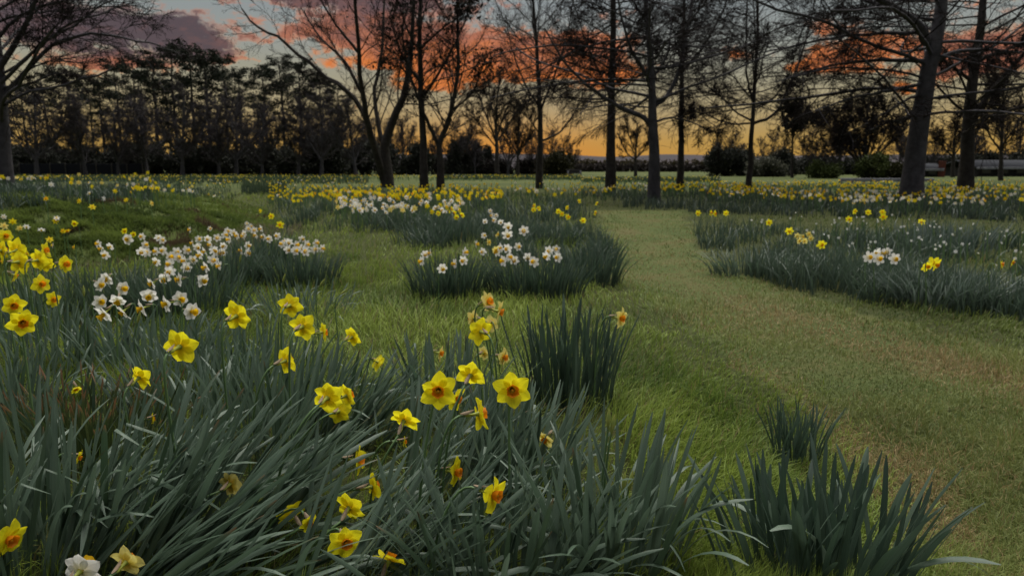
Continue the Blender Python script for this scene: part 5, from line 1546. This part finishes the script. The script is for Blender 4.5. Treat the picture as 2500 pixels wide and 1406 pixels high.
for i, (x, yt, w) in enumerate([(1085, 385, 70), (1215, 388, 80), (1290, 385, 70)]):
    shrub('hedge_shrub', 'low brownish shrub in the hedge below the sunset', x, yt, w, 124, ((.013, .011, .010), (.024, .021, .018)), 500, .36, seed=50 + i, group='hedge shrubs below the sunset')
shrub('leafy_bush', 'rounded olive bush at the end of the hedge, next to the open fields', 1368, 362, 84, 110, ((.015, .016, .007), (.034, .032, .012)), 900, .3, seed=60)
shrub('leafy_bush', 'brown-green bush leaning on the olive one', 1335, 380, 60, 114, ((.014, .012, .009), (.026, .023, .013)), 500, .3, seed=61)
shrub('dark_shrub_tree', 'dark tall shrub at the end of the hills', 1768, 345, 92, 96, DKT, 900, .3, seed=62)
shrub('dark_shrub_tree', 'dark loose shrub tree behind the cup-shaped slender tree', 1815, 362, 70, 100, DKT, 600, .28, seed=63)
shrub('pale_bush', 'pale grey-green flowering bush beside the slender tree', 1868, 385, 96, 90, PAL, 800, .26, seed=64)
shrub('leafy_bush', 'dark bush between the pale bush and the young leafy tree', 1905, 352, 60, 98, DKT, 600, .28, seed=65)
shrub('leafy_bush', 'fresh green bush under the broom-shaped tree', 2150, 378, 110, 74, GRN, 1000, .24, seed=66)
shrub('leafy_bush', 'small fresh green bush left of the broom-shaped tree', 2010, 388, 80, 76, GRN, 700, .22, seed=67)
shrub('leafy_bush', 'dull green bush beside the thick leaning trunk', 2200, 398, 60, 72, OLV, 500, .22, seed=68)
for i, (x, yt, w) in enumerate([(1975, 385, 90), (2060, 380, 110), (2290, 382, 110), (2350, 376, 100), (2430, 372, 120), (2510, 368, 120)]):
    shrub('background_shrub', 'dark background shrub in the belt behind the low buildings', x, yt, w, 125, DKT, 500, .42, seed=70 + i, group='dark belt behind the buildings')


# --- shelter hedges in the fields before the hills
def hedge(label, x0, x1, y_top, Yd, tint, seed):
    rng = np.random.default_rng(seed)
    a = at(x0, 425, Yd); b_ = at(x1, 425, Yd); top = at(x0, y_top, Yd).z
    mid = (a + b_) * .5; mid.z = 0
    n = int((b_ - a).length * 9)
    cen = np.stack([rng.uniform(a.x, b_.x, n) - mid.x, rng.normal(0, .5, n), rng.uniform(.1, 1, n) ** .7 * top], -1)
    cen[:, 2] *= .85 + .3 * fbm(cen[:, 0] * .15, cen[:, 0] * 0, seed)
    b = Buf(); b.add(*leafquads(cen, 6, .7, tint, rng, .6))
    root = empty('field_hedge', mid, label, 'hedge')
    o = obj('foliage', b.mesh('foliage', [M_FOLI]), root); o['kind'] = 'stuff'


hedge('long brown-olive shelter hedge across the fields below the hills', 1360, 1800, 394, 330, ((.045, .037, .017), (.068, .056, .025)), 1)
hedge('lower grey-brown field hedge in front of the olive one', 1400, 1760, 407, 230, ((.030, .025, .024), (.048, .040, .035)), 2)

# ================================================================== BUILDINGS, FENCE, RAIL, BENCH


def box(name, x0, x1, y0, y1, z0, z1, m, parent, bev=.02):
    import bmesh
    bm = bmesh.new(); bmesh.ops.create_cube(bm, size=1)
    bmesh.ops.scale(bm, vec=(x1 - x0, y1 - y0, z1 - z0), verts=bm.verts)
    bmesh.ops.bevel(bm, geom=bm.edges[:], offset=bev, segments=1, affect='EDGES')
    me = bpy.data.meshes.new(name); bm.to_mesh(me); bm.free(); me.materials.append(m)
    o = bpy.data.objects.new(name, me); COL.objects.link(o); o.parent = parent
    o.location = ((x0 + x1) / 2, (y0 + y1) / 2, (z0 + z1) / 2)
    return o


M_WALL = mat('weathered_boards', (.016, .015, .015), .8, .2, noise=(1.5,), col2=(.022, .02, .019))
M_ROOF = mat('grey_metal_roof', (.04, .042, .048), .95, .05, noise=(.8,), col2=(.035, .037, .042))
M_GLASS = mat('dark_glass', (.015, .017, .02), .15, .5)
M_WHITEP = mat('white_paint', (.26, .26, .29), .6, .3, noise=(2.0,), col2=(.16, .16, .18))
M_RED = mat('rust_red_boards', (.16, .045, .03), .8, .2, noise=(3.0,), col2=(.1, .04, .03))
M_POST = mat('grey_wood', (.05, .047, .044), .85, .15, noise=(6.0,), col2=(.03, .028, .027))
M_NET = mat('windbreak_netting', (.014, .015, .020), .9, .05)


def building(label, px0, px1, y_top, Yd, m_wall, roof_h, wins, deep=6.0, over=.5, name='low_building', door=True):
    a = at(px0, 430, Yd); b_ = at(px1, 430, Yd); top = at(px0, y_top, Yd).z
    g = Vector(((a.x + b_.x) / 2, Yd, 0)); hw = (b_.x - a.x) / 2
    root = empty(name, g, label, 'building')
    wh = top - roof_h
    box('wall', -hw, hw, 0, deep, -.1, wh, m_wall, root)
    # gently pitched roof with thickness
    V = [(-hw - over, -over, wh - .05), (hw + over, -over, wh - .05), (hw + over, deep / 2, wh + roof_h), (-hw - over, deep / 2, wh + roof_h), (hw + over, deep + over, wh - .05), (-hw - over, deep + over, wh - .05)]
    V += [(x, y, z + .16) for x, y, z in V]
    Q = [(0, 1, 2, 3), (3, 2, 4, 5), (6, 9, 8, 7), (9, 11, 10, 8), (0, 6, 7, 1), (5, 4, 10, 11), (1, 7, 8, 2), (2, 8, 10, 4), (0, 3, 9, 6), (3, 5, 11, 9)]
    obj('roof', mesh_np('roof', V, Q, None, [M_ROOF], smooth=False), root)
    f = box('fascia', -hw - over, hw + over, -over - .06, -over - .003, wh - .20, wh + .10, M_WHITEP, root)
    for i in range(wins):
        x = -hw + (i + .5) * 2 * hw / wins; ww = hw / wins * .55
        w = box('window', x - ww, x + ww, -.05, .02, wh * .35, wh * .8, M_POST, root)
        gl_ = box('pane', -ww * .88, ww * .88, -.045, -.03, -wh * .19, wh * .19, M_GLASS, w, .004)
    if door:
        d = box('door', hw * .72, hw * .72 + .9, -.06, .02, 0, 2.0, M_RED, root)
    return root


building('long low dark building with a pale roof edge behind the fan-shaped tree', 2385, 2640, 393, 92, M_WALL, .9, 6, 8.0)
building('small dark hut with a grey roof between the two big trunks', 2256, 2294, 402, 88, M_WALL, .6, 1, 3.0, .3, 'garden_hut')


def rail(label, px0, px1, py, Yd, n):
    a = at(px0, py, Yd); b_ = at(px1, py, Yd)
    g = Vector(((a.x + b_.x) / 2, Yd, 0)); hw = (b_.x - a.x) / 2; zt = a.z
    root = empty('white_rail_fence', g, label, 'fence')
    box('rail', -hw, hw, -.04, .04, zt - .12, zt + .12, M_WHITEP, root)
    for i in range(n):
        x = -hw + 2 * hw * i / (n - 1)
        box('post', x - .06, x + .06, .045, .16, -.1, zt + .1, M_WHITEP, root)
    return root


rail('long low white rail running behind the yellow drift by the thick leaning tree', 2055, 2280, 439.5, 50, 9)

# windbreak fence before the pines
ga, gb = at(50, 428, 104), at(350, 428, 104)
g = Vector(((ga.x + gb.x) / 2, 104, 0)); hw = (gb.x - ga.x) / 2
root = empty('netting_fence', g, 'dark blue-grey netting fence with posts in front of the undergrowth', 'fence')
box('netting', -hw, hw, -.02, .02, .1, 1.75, M_NET, root)
for i in range(9):
    x = -hw + 2 * hw * i / 8; box('post', x - .07, x + .07, -.16, -.022, -.1, 1.9, M_POST, root)
# pale bench at the clearing's end
g = at(1402, 432, 84); g.z = 0
root = empty('park_bench', g, 'small pale bench at the far end of the clearing', 'bench')
for sx in (-1, 1): box('leg', sx * .75 - .08, sx * .75 + .08, -.25, .25, -.05, .78, M_WHITEP, root)
box('seat', -.9, .9, -.22, .22, .42, .49, M_POST, root); box('backrest', -.9, .9, .253, .30, .5, .95, M_POST, root)
